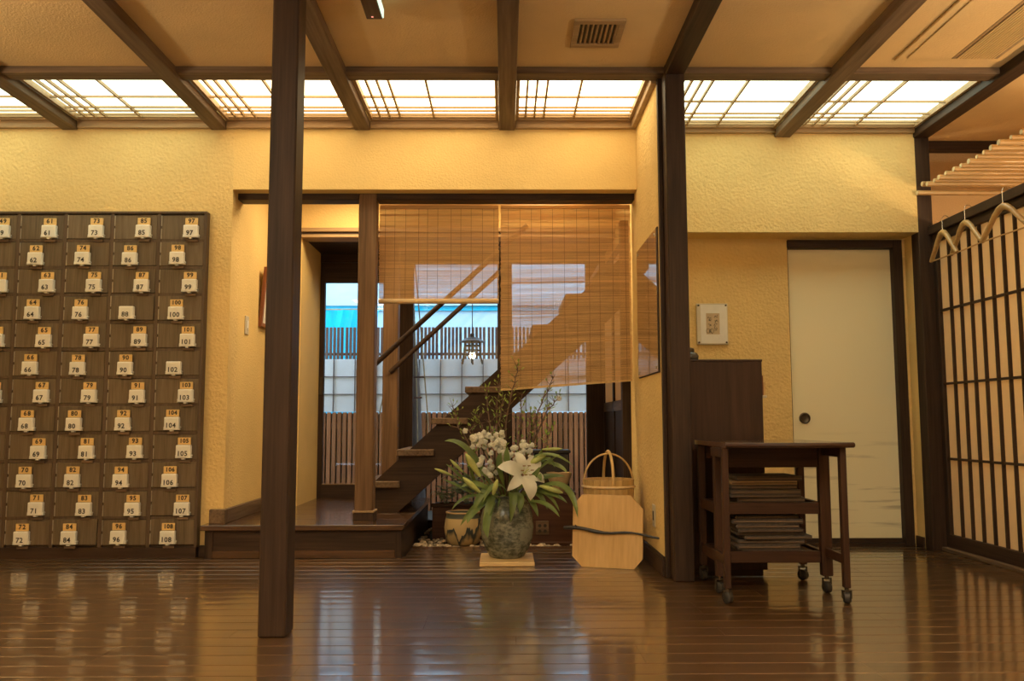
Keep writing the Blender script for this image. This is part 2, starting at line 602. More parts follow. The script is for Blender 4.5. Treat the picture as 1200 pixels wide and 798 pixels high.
def text_mesh(s, size, bold=0.0, spacing=1.0):
    cu = bpy.data.curves.new('lettering', 'FONT')
    cu.body = s
    cu.size = size
    cu.align_x = 'CENTER'
    cu.align_y = 'CENTER'
    cu.offset = bold
    cu.space_character = spacing
    cu.resolution_u = 2
    to = bpy.data.objects.new('lettering', cu)
    COL.objects.link(to)
    me = bpy.data.meshes.new_from_object(to)
    bpy.data.objects.remove(to)
    bpy.data.curves.remove(cu)
    for v in me.vertices:            # lay it in the XZ plane, facing -Y
        x, y, z = v.co
        v.co = (x, 0, y)
    me.materials.clear()
    me.update()
    return me

# ------------------------------------------------------------------ structure
YW = 5.17          # plane of the locker wall and the lintel
ZC = 2.63          # plaster ceiling
ZB = 2.575         # undersides of the beams

# floor: a sub-floor plus planks running from side to side
floor = struct('floor', B(-3.6, 4.2, -3.0, 5.62, -0.06, -0.022), 'dark_x', 'polished dark wooden plank floor of the lobby')
PW = 0.12
plank_cache = {}
def plank_mesh(L):
    key = round(L, 3)
    if key not in plank_cache:
        wv = PW - 0.0022
        ys = [-wv/2+0.002, -wv/4, 0, wv/4, wv/2-0.002]
        zs = [-0.00050, -0.00012, 0, -0.00012, -0.00050]
        V, Fc = [], []
        xs = (-L/2+0.0006, L/2-0.0006)
        for x in xs:                      # gently crowned top, its own vertices so that it shades evenly
            V += [(x, y, z) for y, z in zip(ys, zs)]
        Fc += [(k, 5+k, 6+k, k+1) for k in range(4)]
        for (ya, za, yb2, zb2) in ((-wv/2+0.002, -0.00034, -wv/2, -0.002), (-wv/2, -0.002, -wv/2, -0.022), (wv/2, -0.002, wv/2-0.002, -0.00034), (wv/2, -0.022, wv/2, -0.002)):
            n0 = len(V)
            V += [(xs[0], ya, za), (xs[0], yb2, zb2), (xs[1], yb2, zb2), (xs[1], ya, za)]
            Fc.append((n0, n0+1, n0+2, n0+3))
        for x in xs:
            n0 = len(V)
            V += [(x, -wv/2, -0.022), (x, wv/2, -0.022), (x, wv/2-0.002, -0.0003), (x, -wv/2+0.002, -0.0003)]
            Fc.append((n0, n0+1, n0+2, n0+3))
        me = bpy.data.meshes.new('plank')
        me.from_pydata(V, [], Fc)
        me.polygons.foreach_set('use_smooth', [i < 4 for i in range(len(Fc))])
        me.update()
        me.materials.append(M['plank'])
        plank_cache[key] = me
    return plank_cache[key]
yk = 2.758 - PW*12
rows = 0
while yk + PW <= 5.64:
    x0, x1 = -3.6, 2.70
    if yk < 2.2:
        x0, x1 = -2.6, 2.70
    if yk + PW > 5.17:
        x0 = -0.58
    if yk + PW > 5.40:
        x0 = 0.96
    x = x0 - random.choice((0, 0.35, 0.7, 1.05, 1.4))
    while x < x1 - 0.02:
        a, b = max(x, x0), min(x+1.82, x1)
        if b - a > 0.03:
            o = link('plank', plank_mesh(b-a), None, ((a+b)/2, yk+PW/2, 0), floor)
            o.rotation_euler = (random.uniform(-1, 1)*0.0010, 0, 0)
        x += 1.82
    yk += PW
    rows += 1
# edging board between the planks and the pebble bed
struct('trim_1', B(-0.58, 0.80, 5.40, 5.55, -0.05, -0.001, c=0.004), 'platform', 'brown edging board between plank floor and pebble bed')

# walls
wb = MB().box(-3.6, -1.66, YW, 5.33, 0, 2.70)
struct('wall_back', wb, 'plaster', 'rough ochre plastered wall behind the shoe lockers')
wl = MB().box(-1.66, 0.815, YW, 5.265, 2.204, 2.70)
struct('wall_lintel', wl, 'plaster_smooth', 'ochre plaster band above the stair hall opening')
struct('wall_hall_left', MB().box(-1.80, -1.66, 5.33, 6.2, 0, 2.62), 'plaster_smooth', 'smooth yellow side wall of the stair hall')
struct('wall_hall_header', MB().box(-1.80, 0.815, 6.2, 6.32, 2.19, 2.62).box(-1.80, -1.474, 6.2, 6.9, 0.0, 2.19), 'plaster_smooth', 'yellow plaster strip over the low rear alcove')
hc = MB().box(-1.80, 0.96, 5.265, 6.2, 2.45, 2.5)
struct('ceiling_hall', hc, 'ceiling', 'plaster ceiling of the stair hall')
struct('ceiling_alcove', MB().box(-1.8, 0.96, 6.32, 6.92, 2.135, 2.19), 'dark_x', 'dark boarded ceiling of the rear alcove')
tr = struct('trim_2', None, None, 'header mouldings of the rear alcove', (-0.5, 6.17, 2.15))
obj('upper_moulding', B(-1.66, 0.81, 6.165, 6.2, 2.165, 2.195, c=0.003), 'trim', tr)
obj('groove', B(-1.66, 0.81, 6.18, 6.2, 2.145, 2.165), 'dark_x', tr)
obj('lower_moulding', B(-1.66, 0.81, 6.165, 6.32, 2.122, 2.145, c=0.003), 'trim', tr)
struct('wall_partition', MB().box(0.815, 0.96, 4.44, 5.50, 0, 2.70), 'plaster', 'ochre plastered partition end beside the tall post')
struct('wall_hall_right', MB().box(0.815, 0.96, 5.50, 5.545, 0, 2.62).box(0.815, 0.96, 5.545, 6.92, 2.0, 2.62), 'plaster_smooth', 'plaster above the dark sliding panels of the hall')
struct('ceiling_back_room', B(0.96, 4.2, 5.64, 6.92, 2.62, 2.68), 'ceiling')
struct('wall_back_room', B(3.2, 3.3, 5.64, 6.92, 0, 2.62), 'plaster_smooth')
struct('floor_back_room', B(0.80, 3.3, 5.64, 6.84, -0.05, 0.0), 'platform')
struct('wall_recess_upper', MB().box(0.96, 2.606, 5.30, 5.5, 1.966, 2.70).box(2.606, 2.70, 5.40, 5.5, 1.966, 2.70), 'plaster', 'pale ochre wall above the sliding paper door')
struct('wall_recess', MB().box(0.96, 1.84, 5.50, 5.64, 0, 1.966).box(1.84, 2.60, 5.50, 5.64, 1.957, 1.966).box(1.84, 2.600, 5.56, 5.64, 0, 1.957).box(2.585, 2.607, 5.50, 5.56, 0, 1.957), 'plaster', 'ochre wall of the door recess')
struct('wall_recess_right', MB().box(2.607, 2.66, 5.40, 5.64, 0, 1.966), 'plaster_smooth', 'narrow ochre return wall right of the paper door')
struct('wall_left', MB().box(-3.7, -3.6, -3.0, 5.33, 0, ZC), 'plaster')
struct('wall_rear', MB().box(-3.7, 4.3, -3.1, -3.0, 0, ZC), 'plaster')
struct('wall_right', MB().box(4.2, 4.3, -3.0, 5.64, 0, ZC), 'orange_wall')
struct('wall_entrance_back', MB().box(2.66, 4.3, 5.60, 5.72, 0, ZC), 'orange_wall', 'orange lit plaster wall of the entrance room above the screen')

# baseboards
struct('baseboard_left', B(-1.795, -1.725, 5.145, YW, 0, 0.065, c=0.004), 'dark_x', 'short dark baseboard between lockers and step')
struct('baseboard_partition', MB().box(0.797, 0.815, 4.44, 5.40, 0, 0.085, c=0.004).box(0.802, 0.815, 4.44, 5.40, 0.085, 0.10, c=0.003), 'dark_y', 'dark baseboard at the foot of the partition')
struct('baseboard_hall', MB().box(-1.66, -1.64, 5.17, 6.2, 0.19, 0.275, c=0.004).box(-1.735, -1.64, 5.135, 5.17, 0.19, 0.275, c=0.004), 'beam_y', 'brown baseboard along the stair hall side wall')
struct('baseboard_recess', MB().box(2.594, 2.607, 5.40, 5.5, 0, 0.065, c=0.003).box(0.96, 1.815, 5.48, 5.50, 0, 0.065, c=0.003), 'dark_y', 'dark baseboard in the door recess')

# ceiling with beams
ceil_ = struct('ceiling', B(-3.7, 4.3, -3.1, 4.38, ZC, 2.70), 'ceiling', 'warm plaster ceiling divided by dark beams')
obj('entrance_panel', B(2.70, 4.3, 4.38, 5.72, ZC, 2.70), 'ceiling', ceil_)
def beamx(x0, x1, y0, y1, z0, z1, mat='beam_x'):
    return obj('beam', B(x0, x1, y0, y1, z0, z1, c=0.004), mat, ceil_)
beamx(-3.6, 2.64, 4.335, 4.44, ZB+0.02, ZC)
XB = [-2.667, -1.755, -0.873, 0.018]
for i, xb in enumerate(XB):
    beamx(xb-0.048, xb+0.048, -1.0, YW-0.005, ZB, ZC, 'beam_y')
beamx(0.836, 0.936, -1.0, 4.34, ZB, ZC, 'dark_y')
beamx(1.715, 1.815, -1.0, 5.295, ZB, ZC, 'beam_y')
beamx(2.60, 2.70, -1.0, 5.36, ZB, ZC, 'dark_y')
beamx(2.70, 4.2, 5.52, 5.60, 2.57, ZC, 'dark_x')
beamx(-3.6, 2.6, 1.55, 1.65, ZB, ZC)
# pale rails where the light boxes meet the walls
rl = struct('trim_3', None, None, 'pale rails edging the ceiling light boxes', (0, 5.15, 2.58))
edges = [-3.6] + XB
for a, b in zip([-3.6]+[x+0.05 for x in XB], [x-0.05 for x in XB]+[0.81]):
    obj('wall_rail', B(a, b, YW-0.03, YW, 2.582, 2.632, c=0.003), 'trim', rl)
for a, b in ((0.962, 1.713), (1.817, 2.60)):
    obj('wall_rail', B(a, b, 5.27, 5.30, 2.60, 2.645, c=0.003), 'trim', rl)
obj('side_rail', B(0.785, 0.815, 4.44, YW-0.03, 2.582, 2.632, c=0.003), 'trim', rl)
# light box lids above the diffusers, so that no daylight leaks in
struct('ceiling_lightbox', MB().box(-3.7, 2.70, 4.38, 5.33, 2.70, 2.76), 'dark_x')

# seven ceiling lights: diffuser plus lattice
lamp_bays = [
    (-3.595, -2.72, 5.14, 'cool', 'leftmost ceiling light panel, cut off by the picture edge'),
    (-2.614, -1.808, 5.14, 'cool', 'neutral white lattice ceiling light above the shoe lockers'),
    (-1.702, -0.925, 5.14, 'warm', 'lattice ceiling light crossed by the free standing pillar'),
    (-0.822, -0.034, 5.14, 'warm', 'warm lattice ceiling light above the stairs, left of the middle beam'),
    (0.070, 0.783, 5.14, 'warm', 'warm lattice ceiling light beside the partition wall'),
    (0.965, 1.712, 5.27, 'cool', 'lattice ceiling light between the tall post and the next beam'),
    (1.818, 2.598, 5.27, 'cool', 'rightmost lattice ceiling light, by the paper screen'),
]
for (a, b, yb, kd, lab) in lamp_bays:
    yf = 4.445
    t = thing('ceiling_light', lab, 'ceiling light', ((a+b)/2, (yf+yb)/2, 2.62), 'lattice ceiling lights')
    obj('diffuser', B(a, b, yf, yb, 2.662, 2.672), 'panel_'+kd, t)
    fm = 'trim'
    obj('frame_rail', B(a, b, yf, yf+0.022, 2.625, 2.66), fm, t)
    obj('frame_rail', B(a, b, yb-0.022, yb, 2.625, 2.66), fm, t)
    obj('frame_stile', B(a, a+0.018, yf+0.022, yb-0.022, 2.625, 2.66), fm, t)
    obj('frame_stile', B(b-0.018, b, yf+0.022, yb-0.022, 2.625, 2.66), fm, t)
    L = b-a
    for fr in (0.085, 0.16, 0.24, 0.50):
        x = a+L*fr
        obj('lattice_bar', B(x-0.0055, x+0.0055, yf+0.022, yb-0.022, 2.632, 2.650), 'trim', t)
    for y in (4.79, 4.955, 5.012, 5.07, 5.108):
        y = yf+(y-yf)*(yb-yf)/(5.14-yf)
        obj('lattice_bar', B(a+0.018, b-0.018, y-0.0055, y+0.0055, 2.636, 2.648), 'trim', t)

# posts
struct('pillar_free', B(-0.902, -0.800, 3.228, 3.352, 0, ZC, c=0.006), 'dark_z', 'dark square free standing pillar in the lobby')
struct('post_partition', B(0.834, 0.934, 4.30, 4.44, 0, ZC, c=0.005), 'dark_z', 'dark post in front of the partition end')
struct('trim_4', B(0.812, 0.834, 4.405, 4.44, 0, ZC, c=0.003), 'dark_z')
struct('post_screen', B(2.606, 2.70, 5.30, 5.40, 0, ZC, c=0.004), 'dark_z', 'dark corner post beside the paper screen')
pp = struct('post_hall', None, None, 'weathered brown post at the stair hall opening', (-0.852, 5.32, 0.19))
obj('shaft', B(-0.907, -0.797, 5.27, 5.38, 0.19, 2.25, c=0.006), 'beam_z', pp)
obj('foot_block', B(-0.915, -0.789, 5.260, 5.390, 0.19, 0.240, c=0.003), 'dark_z', pp)
obj('foot_band', B(-0.918, -0.786, 5.257, 5.393, 0.240, 0.252, c=0.002), 'trim', pp)
kb = struct('beam_lintel', None, None, 'dark lintel beam over the stair hall opening', (-0.4, 5.32, 2.19))
obj('beam', B(-1.66, -0.907, 5.27, 5.385, 2.165, 2.25, c=0.004), 'dark_x', kb)
obj('beam', B(-0.797, 0.815, 5.27, 5.385, 2.165, 2.25, c=0.004), 'dark_x', kb)

# step platform of the stair hall
pf = struct('floor_platform', None, None, 'dark polished raised step in front of the stair hall', (-1.17, 5.9, 0))
for i in range(6):
    y0 = 5.06 + i*0.30
    obj('plank', B(-1.755 if i == 0 else -1.66, -0.585, y0-0.012 if i == 0 else y0+0.001, min(y0+0.299, 6.84), 0.162, 0.192, c=0.0025), 'platform', pf)
obj('left_post', B(-1.735, -1.69, 5.075, 5.12, 0, 0.162), 'dark_z', pf)
obj('front_board', B(-1.69, -0.635, 5.085, 5.11, 0, 0.162), 'dark_x', pf)
obj('plinth_rail', B(-1.69, -0.635, 5.072, 5.085, 0, 0.045, c=0.003), 'platform', pf)
obj('corner_post', B(-0.635, -0.598, 5.072, 5.11, 0, 0.162), 'dark_z', pf)
obj('side_board', B(-0.622, -0.600, 5.11, 6.84, -0.06, 0.162), 'dark_y', pf)

# pebble bed and garden ground
struct('ground', B(-4, 4, 5.40, 12, -0.14, -0.055), 'soil', 'dark garden soil')

# ------------------------------------------------------------------ window wall with door at the rear of the hall
YG = 6.84
dr = struct('door_1', None, None, 'brown glazed door at the back of the hall', (-1.2, YG+0.02, 0.19))
obj('stile', B(-1.474, -1.436, YG, YG+0.04, 0.19, 2.135), 'dark_z', dr)
obj('stile', B(-1.545, -1.474, YG-0.005, YG+0.05, 0.19, 2.135), 'dark_z', dr)
obj('stile', B(-0.915, -0.845, YG, YG+0.04, 0.19, 2.135), 'dark_z', dr)
obj('top_rail', B(-1.436, -0.915, YG, YG+0.04, 1.90, 2.06), 'dark_x', dr)
obj('frame_head', B(-1.474, -0.845, YG-0.01, YG+0.05, 2.062, 2.134), 'dark_x', dr)
obj('bottom_rail', B(-1.436, -0.915, YG, YG+0.04, 0.192, 0.297), 'dark_x', dr)
obj('pane', B(-1.436, -0.915, YG+0.017, YG+0.023, 0.297, 1.90), 'glass', dr)
obj('glazing_bead', B(-1.436, -0.915, YG+0.005, YG+0.017, 0.297, 0.305), 'trim', dr)
obj('escutcheon', B(-1.468, -1.445, YG-0.006, YG, 1.0, 1.14, c=0.002), 'bronze', dr)
wn = struct('window_1', None, None, 'wide brown framed window behind the stairs', (0, YG+0.02, 0))
for a, b in ((-0.845, -0.729), (-0.055, 0.061), (0.654, 0.815)):
    obj('stile', B(a, b, YG, YG+0.06, -0.05, 2.06), 'dark_z', wn)
obj('head', B(-0.845, 0.815, YG, YG+0.06, 2.06, 2.134), 'dark_x', wn)
obj('sill', B(-0.845, 0.815, YG-0.01, YG+0.07, -0.055, 0.02), 'dark_x', wn)
for a, b in ((-0.729, -0.055), (0.061, 0.654)):
    obj('pane', B(a, b, YG+0.027, YG+0.033, 0.02, 2.06), 'glass', wn)
struct('wall_outer', MB().box(-4, -1.545, YG, YG+0.1, -0.1, 2.7).box(-1.545, 0.96, YG, YG+0.1, 2.19, 2.76).box(0.96, 4, YG, YG+0.1, -0.1, 2.7), 'orange_wall')

# sliding panels on the right side wall of the hall
sl = struct('door_2', None, None, 'dark sliding panels with paper tops on the hall side wall', (0.8, 6.1, 0))
for (a, b) in ((5.62, 6.22), (6.22, 6.82)):
    obj('lower_board', B(0.795, 0.812, a+0.035, b-0.035, 0.03, 0.86), 'dark_z', sl)
    obj('paper', B(0.797, 0.805, a+0.035, b-0.035, 0.93, 1.95), 'paper', sl)
    obj('stile', B(0.785, 0.815, a, a+0.035, 0.0, 2.0), 'dark_z', sl)
    obj('stile', B(0.785, 0.815, b-0.035, b, 0.0, 2.0), 'dark_z', sl)
    obj('mid_rail', B(0.783, 0.815, a+0.035, b-0.035, 0.86, 0.93), 'beam_y', sl)
    obj('top_rail', B(0.785, 0.815, a+0.035, b-0.035, 1.95, 2.0), 'dark_y', sl)
obj('jamb_post', B(0.76, 0.815, 5.545, 5.615, 0.0, 2.1), 'dark_z', sl)

# sliding paper door (fusuma) in the recess
fd = struct('door_3', None, None, 'cream sliding paper door with faint ink mist and round pull', (2.2, 5.53, 0))
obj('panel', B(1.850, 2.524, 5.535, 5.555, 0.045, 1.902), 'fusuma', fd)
obj('left_edge', B(1.838, 1.850, 5.52, 5.56, 0.045, 1.902), 'dark_z', fd)
obj('right_jamb', B(2.524, 2.585, 5.485, 5.56, 0, 1.957, c=0.003), 'dark_z', fd)
obj('head_jamb', B(1.838, 2.524, 5.485, 5.56, 1.904, 1.957, c=0.003), 'dark_x', fd)
obj('sill', B(1.815, 2.588, 5.49, 5.56, 0, 0.016), 'dark_x', fd)
obj('bottom_edge', B(1.850, 2.524, 5.53, 5.556, 0.018, 0.045), 'dark_x', fd)
pu = MB()
pu.smooth = True
def ring_y(mb, cx, cy, cz, prof, n=24):
    # lathe about the Y axis, prof = (radius, offset towards the viewer)
    base = len(mb.v)
    for (r, d) in prof:
        for k in range(n):
            a = 2*PI*k/n
            mb.v.append((cx+r*math.cos(a), cy-d, cz+r*math.sin(a)))
    for i in range(len(prof)-1):
        for k in range(n):
            a0 = base+i*n+k; a1 = base+i*n+(k+1) % n
            mb.f.append((a0, a1, a1+n, a0+n))
    mb.f.append(tuple(base+(len(prof)-1)*n+k for k in range(n)))
    mb.smooth = True
    return mb
obj('pull', ring_y(pu, 1.929, 5.535, 0.803, [(0.036, 0), (0.036, 0.006), (0.030, 0.008), (0.024, 0.003), (0.010, 0.001)]), 'bronze', fd)
# ------------------------------------------------------------------ shoe lockers
LX1, LPITCH, LTOP, RP = -1.800, 0.281, 2.040, 0.1645
YL = 5.12
bank = thing('shoe_locker_bank', 'wall bank of numbered grey-brown wooden shoe lockers with cream locks', 'lockers', (-2.5, YL, 0), None)
xl0 = LX1 - 5*LPITCH
obj('carcass', B(xl0, LX1, YL+0.022, YW, 0.06, LTOP), 'locker_frame', bank)
obj('plinth', B(xl0, LX1, YL, YW, 0.0, 0.06), 'dark_x', bank)
obj('top_board', B(xl0, LX1+0.006, YL-0.006, YW, LTOP, LTOP+0.014, c=0.002), 'locker_frame', bank)
obj('side_board', B(LX1-0.012, LX1+0.006, YL-0.002, YW, 0.06, LTOP, c=0.002), 'locker_frame', bank)
for c in range(5):
    x = LX1 - (c+1)*LPITCH
    obj('divider', B(x-0.011, x+0.011, YL-0.002, YL+0.022, 0.06, LTOP, c=0.002), 'locker_frame', bank)
for r in range(1, 12):
    z = LTOP - r*RP
    obj('shelf_edge', B(xl0, LX1-0.012, YL+0.002, YL+0.022, z-0.008, z+0.008), 'locker_frame', bank)
DW, DH = LPITCH-0.026, RP-0.018
me_door, _ = mesh_of('door', B(0, DW, 0, 0.020, 0, DH, c=0.002))
me_hinge, _ = mesh_of('hinge', MB().box(0, 0.006, 0, 0.006, 0, DH*0.44, c=0.002).box(0, 0.006, 0, 0.006, DH*0.54, DH*0.98, c=0.002))
lockmb = MB().box(-0.043, 0.043, -0.030, 0, -0.036, 0.040, c=0.004)
lockmb.box(-0.047, 0.047, -0.026, 0, -0.036, -0.026, c=0.002).box(-0.047, -0.03, -0.026, 0, -0.025, -0.018, c=0.002)
lockmb.box(0.034, 0.049, -0.024, 0, -0.024, -0.016, c=0.002).box(-0.010, 0.010, -0.026, -0.004, -0.044, -0.036, c=0.002)
lockmb.box(-0.038, 0.038, -0.0312, -0.029, 0.027, 0.0285)
me_lock, _ = mesh_of('lock', lockmb)
me_key, _ = mesh_of('key_tag', MB().box(-0.038, 0.038, 0, 0.008, 0, 0.042, c=0.002))
me_tail, _ = mesh_of('key_tail', MB().box(-0.033, 0.033, 0, 0.010, 0, 0.016, c=0.002))
num_cache = {}
def num(s, size, bold, sp):
    k = (s, size)
    if k not in num_cache:
        num_cache[k] = text_mesh(s, size, bold, sp)
    return num_cache[k]
rl_ = random.Random(3)
for c in range(5):
    for r in range(12):
        n = 97 - 12*c + r
        xl = LX1 - (c+1)*LPITCH + 0.013
        zc = LTOP - (r+0.5)*RP
        jog = rl_.uniform(-0.003, 0.003)
        ajar = -0.010 if n in (88, 80, 84) else 0
        yd = YL + 0.008 + ajar + rl_.uniform(-0.0015, 0.0015)
        d = link('door', me_door, 'locker', (xl+DW/2, yd+0.004, zc+jog), bank)
        link('hinge', me_hinge, 'hinge', (xl+0.001, yd-0.008, zc+jog), d)
        fx = (0.70 if r % 2 == 0 else 0.405) + (0.025 if c == 0 else 0) + rl_.uniform(-0.008, 0.008)
        lx = xl + DW*fx
        lz = zc - 0.034 + rl_.uniform(-0.002, 0.002)
        yf = yd - 0.006
        link('lock', me_lock, 'lock', (lx, yf-0.0155, lz), d)
        o = link('lock_number', num(str(n), 0.040, 0.0009, 1.08), 'ink', (lx-0.004, yf-0.0325, lz-0.008), d)
        if n not in (88, 102):
            link('key_tag', me_key, 'key', (lx+0.001, yf-0.014, lz+0.065), d)
            link('key_number', num(str(n), 0.037 if n < 100 else 0.034, 0.0013, 1.25 if n < 73 else 1.1), 'ink', (lx+0.001, yf-0.0185, lz+0.0665), d)
        link('key_tail', me_tail, 'beam_x', (lx+0.006, yf-0.012, lz-0.051), d)

# ------------------------------------------------------------------ staircase
YS0, YS1 = 5.74, 6.42
RUN, RISE = 0.2265, 0.2055
st = thing('staircase', 'open dark wooden staircase rising to the right behind the blinds', 'staircase', (-0.6, 6.0, 0.19))
def on_upper(x):   # upper edge of the stringer
    return 0.613 + (x+0.617)*RISE/RUN
def on_lower(x):
    return 0.195 + (x+0.703)*RISE/RUN
for y in (YS0, YS1-0.045):
    poly = [(-0.703, y, 0.192), (0.80, y, on_lower(0.80)), (0.80, y, on_upper(0.80)), (-0.86, y, on_upper(-0.86)), (-0.86, y, 0.192)]
    obj('stringer', MB().prism(poly, (0, 0.045, 0)), 'dark_x', st)
for i in range(8):
    xl = -0.932 + i*0.2235
    zt = 0.397 + i*0.2068
    x1 = min(xl+0.242, 0.80)
    obj('tread', B(xl, x1, YS0-0.04, YS1+0.03, zt-0.042, zt, c=0.004), 'beam_y', st)
for (y, xa, za, n) in ((YS0-0.012, -0.875, 1.155, 'near'), (6.45, -0.86, 1.155, 'far')):
    x1 = 0.79
    path = [(xa, y, za), (x1, y, za+(x1-xa)*0.927)]
    if path[1][2] > 2.12:
        xs = xa+(2.11-za)/0.927
        path[1] = (xs, y, 2.11)
    obj('handrail', MB().tube(path, 0.0175, 12), 'dark_x', st)
struct('post_newel', B(-0.917, -0.803, 6.47, 6.58, 0.19, 2.135, c=0.005), 'beam_z', 'brown square post behind the stair foot')
# ------------------------------------------------------------------ bamboo blinds
def blind(name, lab, x0, x1, ztop, zl, zr, yb, rod, seed):
    rr = random.Random(seed)
    t = thing(name, lab, 'bamboo blind', ((x0+x1)/2, yb, ztop), 'bamboo blinds')
    mb = MB()
    pitch = 0.0052
    h = ztop - (zl+zr)/2
    n = int(h/pitch)
    wob = 0.0
    for i in range(n):
        f = i/(n-1)
        zc = ztop - f*h
        tilt = (zr-zl)*f**1.6/2
        wob = 0.94*wob + rr.uniform(-1, 1)*0.0005
        hw = 0.0019 + rr.uniform(-0.00035, 0.00035)
        if rr.random() < 0.03:
            hw = 0.0025
        e0, e1 = rr.uniform(-0.004, 0.002), rr.uniform(-0.002, 0.004)
        n0 = len(mb.v)
        y0, y1 = yb-0.001+wob*0.5, yb+0.001+wob*0.5
        za, zb = zc-tilt+wob, zc+tilt+wob*0.6
        mb.v += [(x0+e0, y0, za-hw), (x1+e1, y0, zb-hw), (x1+e1, y1, zb-hw), (x0+e0, y1, za-hw),
                 (x0+e0, y0, za+hw), (x1+e1, y0, zb+hw), (x1+e1, y1, zb+hw), (x0+e0, y1, za+hw)]
        mb.f += [(n0, n0+3, n0+2, n0+1), (n0+4, n0+5, n0+6, n0+7), (n0, n0+1, n0+5, n0+4), (n0+1, n0+2, n0+6, n0+5), (n0+2, n0+3, n0+7, n0+6), (n0+3, n0, n0+4, n0+7)]
    o = obj('splints', mb, 'bamboo_splint', t)
    o['kind'] = 'stuff'
    obj('head_batten', B(x0, x1, yb-0.008, yb+0.008, ztop-0.004, ztop+0.022, c=0.003), 'bamboo_splint', t)
    k = 11
    for i in range(k):
        fx = (i+0.35+0.3*rr.random())/k
        x = x0+(x1-x0)*fx
        zbm = zl+(zr-zl)*fx
        obj('warp_cord', B(x-0.0009, x+0.0009, yb-0.004, yb-0.0025, zbm, ztop), 'cord', t)
    if rod:
        obj('bottom_roll', MB().tube([(x0, yb-0.004, zl), (x1, yb-0.004, zr)], 0.017, 12), 'bamboo', t)
    else:
        obj('bottom_lath', MB().prism([(x0, yb-0.004, zl-0.008), (x1, yb-0.004, zr-0.008), (x1, yb-0.004, zr+0.006), (x0, yb-0.004, zl+0.006)], (0, 0.008, 0)), 'bamboo_z', t)
    return t
blind('bamboo_blind', 'shorter bamboo blind with rolled bottom over the stair handrails', -0.795, -0.036, 2.145, 1.545, 1.545, 5.405, True, 1)
blind('bamboo_blind', 'longer bamboo blind with slanting bottom edge beside the partition', -0.022, 0.806, 2.145, 0.985, 1.045, 5.405, False, 2)

# ------------------------------------------------------------------ things on the walls
# mirror on the partition, left face X = 0.815
mi = thing('wall_mirror', 'tall narrow frameless mirror reflecting the blind on the partition', 'mirror', (0.80, 4.81, 1.42))
obj('glass', B(0.803, 0.808, 4.48, 5.145, 1.045, 1.806), 'mirror', mi)
obj('backing', B(0.808, 0.8148, 4.475, 5.15, 1.04, 1.812), 'dark_z', mi)
for y in (4.53, 5.10):
    for z in (1.07, 1.78):
        obj('clip', B(0.799, 0.8035, y-0.008, y+0.008, z-0.008, z+0.008, c=0.002), 'steel', mi)
pi_ = thing('wall_picture', 'small red-brown framed picture tilted out from the hall side wall', 'picture', (-1.64, 5.95, 1.63))
YA, YB_ = 5.775, 6.12
def tilt(z):  # leans forward at the top
    return -1.655 + 0.018 + (z-1.43)*0.075
for (ya, yb2, za, zb2) in ((YA, YA+0.025, 1.43, 1.835), (YB_-0.025, YB_, 1.43, 1.835), (YA+0.025, YB_-0.025, 1.43, 1.455), (YA+0.025, YB_-0.025, 1.81, 1.835)):
    poly = [(tilt(za), ya, za), (tilt(zb2), ya, zb2), (tilt(zb2)-0.022, ya, zb2), (tilt(za)-0.022, ya, za)]
    obj('frame_member', MB().prism(poly, (0, yb2-ya, 0)), 'redframe', pi_)
poly = [(tilt(1.455)-0.008, YA+0.025, 1.455), (tilt(1.81)-0.008, YA+0.025, 1.81), (tilt(1.81)-0.012, YA+0.025, 1.81), (tilt(1.455)-0.012, YA+0.025, 1.455)]
obj('print', MB().prism(poly, (0, YB_-YA-0.05, 0)), 'white', pi_)
sw = thing('wall_switch', 'slim ivory light switch on the hall side wall', 'switch', (-1.655, 5.51, 1.405))
obj('plate', B(-1.66, -1.652, 5.475, 5.545, 1.345, 1.465, c=0.003), 'ivory', sw)
obj('rocker', B(-1.652, -1.648, 5.495, 5.525, 1.375, 1.435, c=0.002), 'white', sw)
obj('lamp', B(-1.648, -1.6465, 5.502, 5.510, 1.38, 1.386), 'redframe', sw)
ot = thing('wall_outlet', 'thin ivory socket plate low on the partition wall', 'socket', (0.812, 4.72, 0.27))
obj('plate', B(0.808, 0.815, 4.70, 4.77, 0.215, 0.335, c=0.002), 'ivory', ot)
obj('socket_face', B(0.806, 0.808, 4.72, 4.75, 0.25, 0.30, c=0.0008), 'grille_dark', ot)

pq = thing('calligraphy_plaque', 'small clear framed calligraphy sheet above the dark cabinet', 'plaque', (1.336, 5.48, 1.407))
obj('backing', B(1.237, 1.437, 5.482, 5.499, 1.275, 1.540, c=0.002), 'ivory', pq)
obj('mount', B(1.262, 1.432, 5.4805, 5.482, 1.283, 1.532), 'white', pq)
obj('sheet', B(1.297, 1.383, 5.479, 5.4805, 1.340, 1.476), plain('tan_paper', (0.55, 0.43, 0.28), 0.8, 0, 0.06), pq)
for x in (1.249, 1.425):
    for z in (1.288, 1.527):
        obj('screw', ring_y(MB(), x, 5.482, z, [(0.006, 0), (0.006, 0.006), (0.003, 0.008)], 10), 'bronze', pq)
rs = random.Random(11)
cal = MB()
def brush(mb, pts, wd):
    # flat brush stroke with thickness
    for i in range(len(pts)-1):
        (xa, za), (xb, zb) = pts[i], pts[i+1]
        dx, dz = xb-xa, zb-za
        L = math.hypot(dx, dz) or 1e-6
        nx, nz = -dz/L*wd, dx/L*wd
        mb.prism([(xa+nx, 5.4785, za+nz), (xa-nx, 5.4785, za-nz), (xb-nx*0.7, 5.4785, zb-nz*0.7), (xb+nx*0.7, 5.4785, zb+nz*0.7)], (0, 0.0005, 0))
